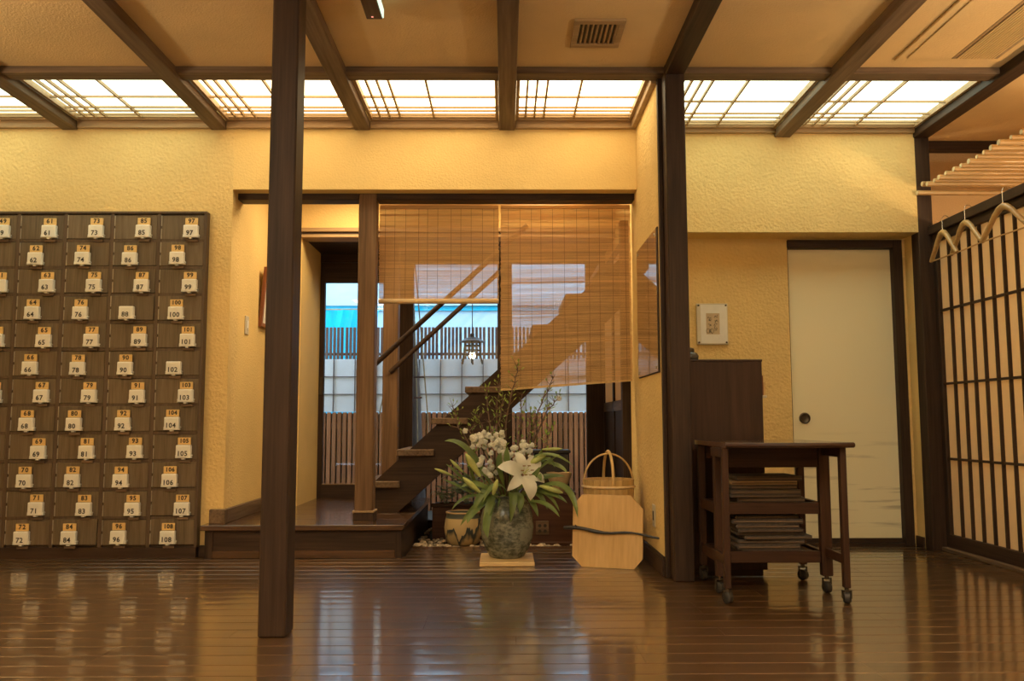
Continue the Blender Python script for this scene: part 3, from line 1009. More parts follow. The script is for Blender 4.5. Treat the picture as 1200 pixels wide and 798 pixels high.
for (cx, cz) in ((1.360, 1.455), (1.360, 1.427), (1.360, 1.398), (1.360, 1.368), (1.320, 1.450), (1.320, 1.425), (1.322, 1.400), (1.325, 1.365)):
    for k in range(4):
        x, z = cx+rs.uniform(-0.010, 0.006), cz+rs.uniform(-0.010, 0.010)
        pts = [(x, z)]
        for q in range(3):
            x += rs.uniform(-0.005, 0.008); z += rs.uniform(-0.010, 0.006)
            pts.append((x, z))
        brush(cal, pts, 0.0013)
brush(cal, [(1.308+0.012*math.cos(a), 1.362+0.014*math.sin(a)) for a in [i*PI/5 for i in range(11)]], 0.0014)
brush(cal, [(1.333+0.012*math.cos(a), 1.362+0.014*math.sin(a)) for a in [i*PI/5 for i in range(11)]], 0.0014)
obj('calligraphy', cal, 'ink', pq)

# ------------------------------------------------------------------ paper screen wall (shoji) on the right
XS = 2.70
sc_ = struct('wall_screen', None, None, 'dark lattice paper screen wall glowing from the warm room behind', (XS, 4.0, 0))
YN = 1.4
obj('top_rail', B(XS-0.035, XS+0.03, YN, 5.30, 1.945, 2.00, c=0.003), 'dark_y', sc_)
obj('lower_top_rail', B(XS-0.01, XS+0.03, YN, 5.30, 1.895, 1.945, c=0.002), 'dark_y', sc_)
obj('sill', B(XS-0.045, XS+0.05, YN, 5.30, 0.0, 0.022, c=0.003), 'beam_y', sc_)
obj('bottom_rail', B(XS-0.012, XS+0.03, YN, 5.30, 0.022, 0.10, c=0.003), 'dark_y', sc_)
obj('end_stile', B(XS-0.012, XS+0.03, 5.255, 5.30, 0.10, 1.895, c=0.003), 'dark_z', sc_)
obj('paper', B(XS+0.012, XS+0.015, YN, 5.255, 0.10, 1.895), 'paper', sc_)
me_bar, _ = mesh_of('lattice_bar', B(0, 0.017, 0, 0.013, 0, 1.795))
y = 5.245-0.113
while y > YN:
    link('lattice_bar', me_bar, 'dark_z', (XS+0.003, y, 0.9975), sc_)
    y -= 0.1135
for z in (0.554, 1.010, 1.463):
    obj('lattice_rail', B(XS-0.003, XS+0.011, YN, 5.255, z-0.007, z+0.007), 'dark_y', sc_)

# bamboo poles laid over the entrance room
py = 5.33
k = 0
pole_y = [5.278, 5.245, 5.175, 5.10, 5.03, 4.945, 4.86, 4.79, 4.71, 4.625, 4.55, 4.47, 4.38, 4.30, 4.215]
ordn = ['first', 'second', 'third', 'fourth', 'fifth', 'sixth', 'seventh', 'eighth', 'ninth', 'tenth', 'eleventh', 'twelfth', 'thirteenth', 'fourteenth', 'fifteenth']
prnd = random.Random(5)
for i, yy in enumerate(pole_y):
    x0 = 2.615 + (0.0 if i == 2 else 0) + prnd.uniform(-0.006, 0.006)
    if i == 12:
        x0 = 2.60
    zc = 2.24 + (0.02 if i == 1 else 0.0)
    if i == 0:
        zc = 2.212
        x0 = 2.60
    r = 0.0142 + prnd.uniform(-0.002, 0.003)
    t = thing('bamboo_pole', '%s bamboo pole from the corner post in the overhead rack' % ordn[i], 'bamboo pole', (x0, yy, zc), 'bamboo poles over the entrance')
    path, rad = [], []
    x = x0
    nx = x0 + prnd.uniform(0.12, 0.3)
    while x < 4.19:
        path.append((x, yy, zc)); rad.append(r)
        if x + 0.02 >= 4.19:
            break
        step = min(nx, 4.19)
        path += [(step-0.008, yy, zc), (step, yy, zc), (step+0.008, yy, zc)]
        rad += [r, r*1.10, r]
        x = step+0.016
        nx = x + prnd.uniform(0.22, 0.34)
    obj('culm', MB().tube(path, rad, 10), 'pole', t)
    ys = MB()
    ys.tube([(x0-0.003, yy, zc), (x0+0.0005, yy, zc)], r*0.85, 10)
    obj('cut_end', ys, plain('pale_bamboo_end', (0.80, 0.68, 0.42), 0.6, 0, 0.05) if i == 0 else bpy.data.materials['pale_bamboo_end'], t)
rk = thing('pole_rack', 'thin dark bar carrying the bamboo poles', 'rack', (3.1, 4.7, 2.2))
for x in (3.46, 3.9):
    obj('cross_bar', B(x-0.012, x+0.012, 4.1, 5.6, 2.190, 2.211), 'dark_y', rk)
    obj('hanger_cord', MB().tube([(x, 4.42, 2.2), (x, 4.42, ZC)], 0.004, 6), 'cord', rk)

# coat hangers hooked over the top rail
def hanger(yc, lab, yaw, k):
    t = thing('coat_hanger', lab, 'coat hanger', (XS-0.06, yc, 1.92), 'wooden coat hangers on the screen rail')
    xh = XS-0.062
    def P(u, z, d=0.0):
        return (xh + d + u*math.sin(yaw), yc + u*math.cos(yaw), z)
    hk = [P(0, 1.90), P(0, 1.955)]
    for i in range(9):
        a = PI - i*PI*0.93/8
        hk.append((xh+0.022+0.022*math.cos(a), yc, 1.99+0.026*math.sin(a)))
    obj('hook', MB().tube(hk, 0.0022, 8), 'steel', t)
    for s in (-1, 1):
        path = [P(0, 1.912), P(s*0.025*k, 1.908), P(s*0.075*k, 1.878), P(s*0.13*k, 1.825), P(s*0.185*k, 1.777), P(s*0.208*k, 1.762)]
        obj('arm', MB().tube(path, [0.019, 0.018, 0.015, 0.014, 0.014, 0.010], 10), 'hangerwood', t)
    obj('trouser_bar', MB().tube([P(-0.195*k, 1.762), P(0.195*k, 1.762)], 0.0045, 8), 'hangerwood', t)
hanger(5.07, 'wooden coat hanger nearest the corner post', 0.0, 0.74)
hanger(4.815, 'middle wooden coat hanger on the screen rail', 0.06, 0.92)
hanger(4.44, 'wooden coat hanger cut by the right picture edge', -0.05, 0.98)
# ------------------------------------------------------------------ ceiling fittings
v = thing('ceiling_vent', 'small square ceiling vent with dark louvres', 'air vent', (0.444, 3.94, 2.62))
obj('frame_bar', B(0.325, 0.565, 3.795, 3.835, 2.618, 2.63, c=0.003), 'trim', v)
obj('frame_bar', B(0.325, 0.565, 4.045, 4.085, 2.618, 2.63, c=0.003), 'trim', v)
obj('frame_bar', B(0.325, 0.355, 3.835, 4.045, 2.618, 2.63, c=0.003), 'trim', v)
obj('frame_bar', B(0.535, 0.565, 3.835, 4.045, 2.618, 2.63, c=0.003), 'trim', v)
obj('backing', B(0.355, 0.535, 3.835, 4.045, 2.628, 2.63), 'grille_dark', v)
for i in range(8):
    x = 0.366 + i*0.0226
    obj('louvre', MB().prism([(x, 3.835, 2.627), (x+0.006, 3.835, 2.627), (x+0.010, 3.835, 2.619), (x+0.004, 3.835, 2.619)], (0, 0.21, 0)), 'trim', v)
ac = thing('ceiling_air_conditioner', 'flush beige ceiling air conditioner panel with long intake grille', 'air conditioner', (2.26, 3.7, 2.62))
obj('outer_panel', B(2.00, 2.55, 2.95, 4.235, 2.618, 2.63, c=0.004), 'ceiling', ac)
obj('inner_panel', B(2.045, 2.27, 2.99, 4.19, 2.612, 2.618, c=0.002), 'ceiling', ac)
obj('grille_backing', B(2.29, 2.485, 2.99, 4.19, 2.615, 2.618), 'grille_dark', ac)
for i in range(13):
    x = 2.297 + i*0.0148
    obj('louvre', B(x, x+0.008, 2.99, 4.19, 2.609, 2.6155), 'ceiling', ac)
obj('seam_strip', B(2.27, 2.29, 2.99, 4.19, 2.611, 2.618, c=0.002), 'trim', ac)
obj('seam_strip', B(2.485, 2.505, 2.99, 4.19, 2.611, 2.618, c=0.002), 'trim', ac)
ex = thing('hanging_sign', 'small grey-brown box sign hanging from the ceiling beside the second beam', 'sign', (-0.565, 3.6, 2.56))
obj('case', B(-0.607, -0.537, 3.40, 3.657, 2.555, 2.60, c=0.003), 'beam_y', ex)
obj('mounting_base', B(-0.595, -0.55, 3.42, 3.60, 2.60, ZC), 'ivory', ex)
obj('side_face', B(-0.537, -0.530, 3.41, 3.65, 2.557, 2.598, c=0.002), emit('lit_sign_face', (0.72, 1.0, 0.80), 0.7), ex)
obj('lamp', B(-0.582, -0.574, 3.628, 3.636, 2.5535, 2.5555), emit('red_indicator', (1.0, 0.25, 0.2), 1.0), ex)

# ------------------------------------------------------------------ trolley with newspapers
tx0, tx1 = 0.962, 1.515
tr_ = thing('gateleg_trolley', 'dark gateleg trolley with raised leaf, two shelves and castors', 'trolley', (1.22, 4.1, 0))
ZT = 0.690
poly = [(tx0, 4.375, ZT-0.022), (tx1-0.02, 4.375, ZT-0.022)]
for i in range(0, 13):
    f = i/12
    x = tx1 + 0.005 - (tx1-tx0+0.005)*f
    yv = 3.76 - 0.055*math.sin(PI*f)
    poly.append((x, yv, ZT-0.022))
lf = MB().prism(list(reversed(poly)), (0, 0, 0.022))
obj('top_leaf', lf, 'trolley_top', tr_)
obj('edge_moulding', MB().tube([(p[0], p[1]-0.001, ZT-0.011) for p in poly[2:]], 0.0118, 8), 'trolley_x', tr_)
bx0, bx1, by0, by1 = 0.985, 1.478, 4.02, 4.34
for (x, y, wd) in ((bx0, by0, 0.034), (bx1, by0, 0.050), (bx0, by1, 0.034), (bx1, by1, 0.034)):
    lg = obj('leg', B(x-wd/2, x+wd/2, y-0.019, y+0.019, 0.078, 0.668, c=0.003), 'trolley_z', tr_)
for (x, y) in ((0.962, 3.79), (1.478, 3.79)):
    lg = obj('gate_leg', B(x-0.014, x+0.014, y-0.017, y+0.017, 0.066, 0.668, c=0.003), 'trolley_z', tr_)
    obj('gate_stretcher', B(x-0.010, x+0.010, y+0.017, by0-0.019, 0.165, 0.205, c=0.002), 'trolley_x', tr_)
    obj('gate_top_bar', B(x-0.010, x+0.010, y+0.017, by0-0.019, 0.625, 0.665, c=0.002), 'trolley_x', tr_)
def caster(x, y, ztop, ang):
    cs = MB()
    cs.tube([(x, y, ztop-0.018), (x, y, ztop+0.004)], 0.010, 10)
    o = obj('castor', cs, 'bronze', tr_)
    wh = MB()
    ca, sa = math.cos(ang), math.sin(ang)
    R_ = 0.026
    wh.tube([(x-0.016*ca, y-0.016*sa, R_), (x-0.010*ca, y-0.010*sa, R_), (x+0.010*ca, y+0.010*sa, R_), (x+0.016*ca, y+0.016*sa, R_)], [0.019, R_, R_, 0.019], 16)
    obj('wheel', wh, 'rubber', o)
    obj('fork', MB().box(x-0.020, x-0.0165, y-0.008, y+0.008, R_-0.006, ztop-0.012).box(x+0.0165, x+0.020, y-0.008, y+0.008, R_-0.006, ztop-0.012).box(x-0.020, x+0.020, y-0.008, y+0.008, ztop-0.016, ztop-0.010), 'bronze', o)
for (x, y, zt, a) in ((bx0, by0, 0.078, 0.4), (bx1, by0, 0.078, 0.2), (bx0, by1, 0.078, 0.1), (bx1, by1, 0.078, 0.7), (0.962, 3.79, 0.066, 0.5), (1.478, 3.79, 0.066, -0.3)):
    caster(x, y, zt, a)
obj('apron', B(bx0+0.02, bx1-0.027, by0-0.012, by0+0.008, 0.570, 0.668, c=0.002), 'trolley_x', tr_)
obj('apron', B(bx0+0.02, bx1-0.02, by1-0.008, by1+0.012, 0.600, 0.668, c=0.002), 'trolley_x', tr_)
for zs in (0.385, 0.165):
    obj('shelf_board', B(bx0, bx1, by0+0.012, by1-0.012, zs-0.005, zs+0.006), 'trolley_x', tr_)
    obj('shelf_rail', B(bx0+0.02, bx1-0.027, by0-0.012, by0+0.010, zs-0.028, zs+0.024, c=0.002), 'trolley_x', tr_)
    obj('shelf_rail', B(bx0+0.02, bx1-0.02, by1-0.010, by1+0.010, zs-0.028, zs+0.014, c=0.002), 'trolley_x', tr_)
    for x in (bx0, bx1):
        obj('side_rail', B(x-0.010, x+0.010, by0+0.019, by1-0.019, zs-0.028, zs+0.020, c=0.002), 'trolley_x', tr_)

def paper_stack(zbase, n, thick, x0, x1, y0, y1, kind, lab, grp, seed, mats):
    rr = random.Random(seed)
    z = zbase
    for i in range(n):
        th = thick*rr.uniform(0.7, 1.3)
        dx, dy = rr.uniform(-0.026, 0.026), rr.uniform(-0.010, 0.010)
        a = rr.uniform(-0.05, 0.05)
        cx, cy = (x0+x1)/2+dx, (y0+y1)/2+dy
        hw, hd = (x1-x0)/2*rr.uniform(0.84, 1.02), (y1-y0)/2*rr.uniform(0.9, 1.0)
        t = thing(kind, lab % (ordn[i] if i < n-1 else 'topmost'), kind.replace('_', ' '), (cx, cy, z), grp)
        def rot(x, y):
            return (cx+x*math.cos(a)-y*math.sin(a), cy+x*math.sin(a)+y*math.cos(a))
        # folded sheets: rounded fold on the left, loose page edges at the front
        prof = [(-hw+th*0.3, z), (hw, z), (hw, z+th), (-hw+th*0.3, z+th), (-hw, z+th*0.5)]
        poly = []
        for (px, pz) in prof:
            q = rot(px, -hd)
            poly.append((q[0], q[1], pz+0.0005))
        e = rot(0, 1)
        vec = ((e[0]-cx)*2*hd, (e[1]-cy)*2*hd, 0)
        obj('cover', MB().prism(poly, vec), mats[i % len(mats)] if not (kind == 'magazine' and i == n-2) else 'trim', t)
        q0 = rot(-hw+0.01, -hd-0.006); q1 = rot(hw-0.004, -hd-0.006)
        obj('page_edge', MB().prism([(q0[0], q0[1], z+th*0.35), (q1[0], q1[1], z+th*0.35), (q1[0], q1[1], z+th*0.62), (q0[0], q0[1], z+th*0.62)], ((e[0]-cx)*0.02, (e[1]-cy)*0.02, 0)), 'beam_x', t)
        z += th+0.001
paper_stack(0.392, 7, 0.017, 1.06, 1.40, 4.045, 4.30, 'magazine', '%s magazine of the pile on the upper trolley shelf, counted from below', 'magazines on the upper trolley shelf', 4, ['newsprint', 'magazine'])
paper_stack(0.172, 9, 0.018, 1.07, 1.42, 4.045, 4.30, 'newspaper', '%s folded newspaper of the pile on the lower trolley shelf, counted from below', 'newspapers on the lower trolley shelf', 9, ['newsprint'])

# ------------------------------------------------------------------ dark cabinet behind the trolley
cb = thing('side_cabinet', 'plain dark brown cabinet standing behind the trolley', 'cabinet', (1.15, 4.65, 0))
cx0, cx1, cy0, cy1 = 0.966, 1.340, 4.46, 4.84
obj('side_panel', B(cx0, cx1, cy0, cy0+0.02, 0.03, 1.092, c=0.002), 'cabinet', cb)
obj('side_panel', B(cx0, cx1-0.022, cy1-0.02, cy1, 0.03, 1.092, c=0.002), 'cabinet', cb)
obj('back_panel', B(cx0, cx0+0.012, cy0+0.02, cy1-0.02, 0.03, 1.092), 'cabinet', cb)
obj('top_panel', B(cx0, cx1+0.003, cy0-0.003, cy1, 1.092, 1.104, c=0.002), 'cabinet', cb)
obj('plinth', B(cx0+0.01, cx1-0.02, cy0+0.01, cy1-0.01, 0, 0.03), 'dark_x', cb)
for i in range(4):
    z0, z1 = 0.035+i*0.265, 0.295+i*0.265
    d = obj('drawer_front', B(cx1-0.020, cx1+0.002, cy0+0.022, cy1-0.022, z0, z1-0.004, c=0.002), 'cabinet', cb)
    obj('knob', MB().sphere((cx1+0.012, (cy0+cy1)/2, (z0+z1)/2), 0.012, 10, 6), 'bronze', d)
nt_ = thing('note_box', 'small pale note holder hooked on the side of the dark cabinet', 'note holder', (1.352, 4.52, 0.93))
obj('tray', B(1.3425, 1.364, 4.465, 4.50, 0.905, 0.918, c=0.002), 'ivory', nt_)
obj('back', B(1.3425, 1.347, 4.465, 4.50, 0.918, 1.02, c=0.001), 'redframe', nt_)
obj('notes', B(1.348, 1.358, 4.467, 4.497, 0.918, 0.985), 'lightwood', nt_)
jr = thing('dark_jar', 'small dark lidded jar on the cabinet, half behind the post', 'jar', (0.995, 4.62, 1.104))
obj('body', MB().lathe((1.0, 4.62, 1.104), [(0.034, 0), (0.046, 0.012), (0.048, 0.03), (0.038, 0.046), (0.022, 0.052)], 20), plain('dark_glaze', (0.07, 0.065, 0.06), 0.25, 0, 0.2), jr)
obj('lid', MB().lathe((1.0, 4.62, 1.154), [(0.023, 0), (0.026, 0.006), (0.024, 0.02), (0.010, 0.026)], 20), 'bronze', jr)

# ------------------------------------------------------------------ lid board, branch, bucket
BL, BR = Vector((0.400, 4.760, 0)), Vector((0.690, 4.655, 0))
dirx = (BR-BL).normalized()
nrm = Vector((dirx.y, -dirx.x, 0))      # towards the camera
mid = (BL+BR)/2
lean = 0.10
def LB(u, z, d=0.0):
    p = mid + dirx*u + nrm*(d - z*lean)
    return (p.x, p.y, z)
oc = [(-0.135, 0.001), (0.150, 0.001), (0.196, 0.055), (0.196, 0.312), (0.130, 0.384), (-0.140, 0.384), (-0.190, 0.325), (-0.190, 0.055)]
lid = thing('octagonal_board', 'pale octagonal wooden board leaning on the bucket', 'board', tuple(mid))
pb = [LB(u, z, 0.0) for (u, z) in oc]
obj('panel', MB().prism(pb, tuple(-nrm*0.022)), 'lightwood', lid)
obj('back_batten', MB().prism([LB(-0.12, 0.30, -0.022), LB(0.12, 0.30, -0.022), LB(0.12, 0.33, -0.022), LB(-0.12, 0.33, -0.022)], tuple(-nrm*0.010)), 'lightwood', lid)
bn = thing('black_branch', 'crooked black branch fixed across the octagonal board', 'branch', LB(0, 0.19, 0.02))
pts, rad = [], []
for i in range(15):
    f = i/14
    u = -0.235+0.525*f
    z = 0.205 - 0.028*f + 0.007*math.sin(f*11)
    pts.append(LB(u, z, 0.018 + 0.003*math.sin(f*7)))
    rad.append(0.006+0.005*math.sin(PI*min(1, f*1.5+0.12))*(1-0.6*f)+0.002*math.sin(f*23)*0.6)
obj('limb', MB().tube(pts, [max(0.004, r) for r in rad], 8), 'black_branch', bn)
obj('twig_stub', MB().tube([pts[2], (pts[2][0]-0.01, pts[2][1]-0.012, pts[2][2]+0.016)], [0.005, 0.003], 6), 'black_branch', bn)

bu = thing('wooden_bucket', 'tan staved bucket with arched bamboo handles behind the octagonal board', 'bucket', (0.61, 5.12, 0))
bc = (0.612, 5.12)
ns = 22
for i in range(ns):
    a0, a1 = 2*PI*i/ns+0.006, 2*PI*(i+1)/ns-0.006
    r1, r2 = 0.135, 0.152
    def pt(a, r, z):
        return (bc[0]+r*math.cos(a), bc[1]+r*math.sin(a), z)
    mb = MB()
    n0 = len(mb.v)
    for (rb, z) in ((r1, 0.001), (r2, 0.448)):
        mb.v += [pt(a0, rb, z), pt(a1, rb, z), pt(a1, rb-0.012, z), pt(a0, rb-0.012, z)]
    mb.f += [(0, 3, 2, 1), (4, 5, 6, 7), (0, 1, 5, 4), (1, 2, 6, 5), (2, 3, 7, 6), (3, 0, 4, 7)]
    obj('stave', mb, 'bamboo_z', bu)
for z, r in ((0.405, 0.152), (0.10, 0.140)):
    obj('hoop', MB().tube([(bc[0]+r*math.cos(a), bc[1]+r*math.sin(a), z) for a in [2*PI*k/28 for k in range(29)]], 0.008, 8), 'bamboo', bu)
obj('bottom', MB().lathe((bc[0], bc[1], 0.03), [(0.125, 0), (0.125, 0.012)], 22), 'bamboo_z', bu)
def arch(dx, dy, r, top, rr):
    return MB().tube([(bc[0]+dx*r*math.cos(a), bc[1]+dy*r*math.cos(a), 0.42+(top-0.42)*math.sin(a)) for a in [PI*k/20 for k in range(21)]], rr, 8)
obj('handle', arch(1, 0.12, 0.148, 0.595, 0.0055), 'bamboo_z', bu)
obj('handle', arch(0.08, -1, 0.148, 0.61, 0.0085), 'bamboo_z', bu)
# ------------------------------------------------------------------ vase and flowers
VX, VY = 0.013, 4.97
vb = thing('vase_board', 'square pale wooden board under the vase', 'board', (VX+0.005, 4.94, 0))
obj('board', B(VX-0.150, VX+0.150, 4.765, 5.12, 0.0005, 0.022, c=0.003), 'boardwood', vb)
for s_ in (-0.1, 0.1):
    obj('underside_batten', B(VX+s_-0.012, VX+s_+0.012, 4.80, 5.09, 0.0002, 0.0006), 'boardwood', vb)
va = thing('flower_vase', 'large dark green glazed vase holding the lilies', 'vase', (VX, VY, 0.022))
prof = [(0.085, 0), (0.098, 0.006), (0.125, 0.05), (0.146, 0.11), (0.153, 0.17), (0.148, 0.23), (0.132, 0.285), (0.112, 0.318), (0.104, 0.33), (0.108, 0.342), (0.104, 0.346), (0.094, 0.338), (0.10, 0.30), (0.12, 0.24), (0.12, 0.10)]
obj('body', MB().lathe((VX, VY, 0.022), prof, 40), 'vase', va)
obj('rim_ring', MB().tube([(VX+0.105*math.cos(a), VY+0.105*math.sin(a), 0.366) for a in [2*PI*k/36 for k in range(37)]], 0.004, 6), 'vase', va)

def px(x, y, d=0.0):
    """position in the bouquet from its height and sideways offset (cm grid of the arrangement), d = towards viewer"""
    return Vector((VX + (x-594)/203.0*(1-d/4.97), VY-d, 0.345 + (588-y)/203.0*(1-d/4.97)))

def bez(p0, p1, p2, n=8):
    return [p0*(1-t)**2 + p1*2*t*(1-t) + p2*t*t for t in [i/n for i in range(n+1)]]

def leaf_mesh(path, width, up, fold=0.25, mb=None):
    """long leaf along a path, with a V fold and tapering ends"""
    mb = mb or MB()
    mb.smooth = True
    n = len(path)
    b0 = len(mb.v)
    for i, p in enumerate(path):
        t = (path[min(i+1, n-1)]-path[max(i-1, 0)]).normalized()
        side = t.cross(up)
        if side.length < 1e-4:
            side = Vector((1, 0, 0))
        side.normalize()
        nn = side.cross(t)
        f = i/(n-1)
        wd = width*(math.sin(PI*min(1, f*0.94+0.06))**0.75)
        mb.v += [tuple(p-side*wd+nn*wd*fold), tuple(p-side*wd*0.5+nn*wd*fold*0.3), tuple(p), tuple(p+side*wd*0.5+nn*wd*fold*0.3), tuple(p+side*wd+nn*wd*fold)]
    for i in range(n-1):
        for k in range(4):
            a = b0+i*5+k
            mb.f.append((a, a+1, a+6, a+5))
    return mb

def bud_mesh(p0, p1, r):
    d = p1-p0
    prof = [(0.0, 0.35), (0.12, 0.6), (0.4, 0.95), (0.65, 1.0), (0.85, 0.65), (0.97, 0.3), (1.0, 0.08)]
    return MB().tube([p0+d*f for f, _ in prof], [r*q for _, q in prof], 9)

root = Vector((VX, VY, 0.30))
UP = Vector((0, -0.45, 0.9))
FRONT = Vector((0, -1, 0.25))
# open lily
li = thing('open_lily', 'open white lily bloom at the front of the vase', 'lily', (VX, VY, 0.30), 'lilies in the vase')
lc = px(612, 558, 0.13)
obj('stem', MB().tube(bez(root, px(600, 575, 0.05), lc+Vector((0, 0.03, -0.01))), 0.0045, 8), 'stem', li)
axis = Vector((0.35, -0.85, 0.38)).normalized()
ax = axis.cross(Vector((0, 0, 1))).normalized()
ay = ax.cross(axis)
for i in range(6):
    a = 2*PI*i/6 + 0.35
    rd = ax*math.cos(a)+ay*math.sin(a)
    L = 0.150 if i % 2 == 0 else 0.138
    pth = []
    for k in range(9):
        f = k/8
        pth.append(lc + rd*(L*(0.06+0.94*f)) + axis*(0.055*math.sin(f*2.0)-0.055*f**3))
    obj('petal', leaf_mesh(pth, 0.042 if i % 2 == 0 else 0.030, axis, 0.18), 'petal', li)
for i in range(6):
    a = 2*PI*i/6
    rd = ax*math.cos(a)+ay*math.sin(a)
    s0, s1 = lc+axis*0.02, lc+axis*0.075+rd*0.030
    fl = obj('filament', MB().tube([s0, s1], 0.0014, 5), 'bud', li)
    obj('anther', MB().tube([s1-ax*0.008, s1+ax*0.008], [0.003, 0.003], 6), 'stamen', fl)
obj('pistil', MB().tube([lc+axis*0.02, lc+axis*0.09], [0.002, 0.003], 6), 'bud', li)
# closed lily buds, each a stem with its own leaves
buds = [
    ('pale lily bud standing left of the white blossoms', (546, 533), (563, 560), 0.020, 0.12, [((563, 585), (535, 570), (520, 562))]),
    ('pale green lily bud leaning low at the left over the rim', (543, 560), (563, 578), 0.017, 0.14, [((572, 590), (552, 600), (548, 612))]),
    ('slender yellow-green lily bud farthest to the left', (510, 551), (530, 559), 0.009, 0.08, [((560, 580), (530, 552), (523, 545))]),
    ('thin upright yellow-green lily bud at the left', (528, 541), (543, 556), 0.010, 0.05, [((560, 575), (545, 545), (549, 533))]),
    ('lily bud half open beside the large bloom', (583, 562), (578, 580), 0.015, 0.17, [((580, 590), (566, 612), (572, 628))]),
    ('green lily bud pointing up right above the large bloom', (640, 535), (616, 547), 0.016, 0.11, [((620, 570), (630, 548), (634, 565))]),
    ('green lily bud pointing right under the arching leaf', (659, 578), (632, 570), 0.016, 0.15, [((618, 590), (640, 585), (655, 605)), ((620, 580), (668, 548), (676, 606))]),
    ('small green lily bud high at the right', (659, 529), (635, 530), 0.010, 0.06, [((625, 560), (640, 528), (650, 550)), ((630, 545), (655, 545), (664, 556))]),
]
for (lab, tip, base, r, d, lvs) in buds:
    b0, b1 = px(*base, d), px(*tip, d+0.02)
    t = thing('lily_bud', lab, 'lily', (VX, VY, 0.30), 'lilies in the vase')
    obj('stem', MB().tube(bez(root+Vector(((base[0]-594)*0.0006, -0.02, 0)), px((base[0]+594)/2, (base[1]+588)/2+2, d*0.6), b0), 0.0038, 7), 'stem', t)
    obj('bud', bud_mesh(b0, b1, r), 'bud', t)
    for (a, b, c) in lvs:
        big = (c == (676, 606))
        obj('leaf', leaf_mesh(bez(px(*a, d*0.6), px(*b, d+0.03), px(*c, d+0.06), 10), 0.026 if big else 0.020, UP, 0.3), 'leaf', t)
# leaf sprays drooping over the rim
sprays = [
    ('long leaf spray reaching out to the left of the vase', [((575, 572), (548, 512), (521, 519), 0.014), ((578, 585), (545, 575), (530, 598), 0.012)]),
    ('broad dark leaf spray hanging over the front left rim', [((582, 582), (568, 560), (552, 606), 0.016), ((580, 580), (575, 585), (566, 622), 0.017), ((590, 582), (588, 588), (585, 622), 0.018), ((595, 580), (580, 555), (566, 590), 0.014)]),
    ('dark leaf spray hanging over the front of the vase rim', [((598, 580), (604, 572), (598, 612), 0.018), ((602, 580), (616, 580), (606, 606), 0.015), ((590, 570), (580, 540), (588, 532), 0.015)]),
    ('leaf spray fanning over the right side of the rim', [((610, 582), (630, 568), (641, 598), 0.015), ((612, 580), (640, 568), (655, 600), 0.013), ((608, 575), (628, 560), (632, 548), 0.013), ((615, 580), (625, 590), (630, 606), 0.013)]),
    ('pale upright leaf spray behind the large bloom', [((600, 560), (590, 540), (595, 525), 0.015), ((610, 550), (640, 520), (672, 548), 0.013), ((606, 560), (620, 540), (646, 538), 0.013)]),
    ('leaf spray pointing left between the low buds', [((580, 580), (556, 560), (540, 572), 0.013), ((582, 575), (560, 548), (546, 548), 0.011), ((578, 582), (556, 590), (540, 616), 0.012)]),
    ('leaf spray pointing right below the upper buds', [((612, 572), (636, 556), (662, 560), 0.012), ((610, 568), (640, 545), (655, 534), 0.011), ((614, 578), (648, 574), (664, 590), 0.012)]),
]
for i, (lab, lv) in enumerate(sprays):
    t = thing('leaf_spray', lab, 'leaves', (VX, VY, 0.30), 'leaf sprays in the vase')
    for j, (a, b, c, wd) in enumerate(lv):
        d = 0.12 + 0.02*((i+j) % 3)
        pa = px(*a, 0.07); pc = px(*c, d)
        obj('leaf', leaf_mesh(bez(pa, px(*b, d), pc, 10), wd*1.35, UP if j % 2 else Vector((0.3, -0.8, 0.5)), 0.28), 'leaf', t)
        obj('stalk', MB().tube([root + Vector((0, -0.03, 0)), (root+pa)/2, pa], 0.003, 6), 'stem', t)
# white blossom stems
wr = random.Random(21)
stocks = [
    ('white blossom stem at the upper left of the arrangement', (562, 516), 26),
    ('white blossom stem left of the lily bloom', (582, 522), 24),
    ('white blossom stem in the middle of the arrangement', (598, 535), 18),
    ('low white blossom stem just above the left buds', (572, 548), 16),
    ('white blossom stem behind the lily bloom', (614, 528), 14),
]
for (lab, tip, nb) in stocks:
    t = thing('white_blossom', lab, 'flower', (VX, VY, 0.30), 'white blossom stems in the vase')
    e = px(tip[0], tip[1], 0.05)
    path = bez(root, (root+e)/2 + Vector((0.01, -0.02, 0.02)), e)
    obj('stem', MB().tube(path, 0.0032, 6), 'stem', t)
    for k in range(nb):
        c = e + Vector((wr.gauss(0, 0.032), wr.uniform(-0.05, 0.01), wr.gauss(-0.01, 0.028)))
        mb = MB()
        for q in range(5):
            a = 2*PI*q/5 + wr.random()
            dv = Vector((math.cos(a), -0.6, math.sin(a)))
            mb.sphere(tuple(c+dv*0.008), 0.0095, 7, 4, (1, 0.7, 1))
        mb.sphere(tuple(c+Vector((0, -0.008, 0))), 0.008, 6, 4)
        obj('floret', mb, 'petal', t)
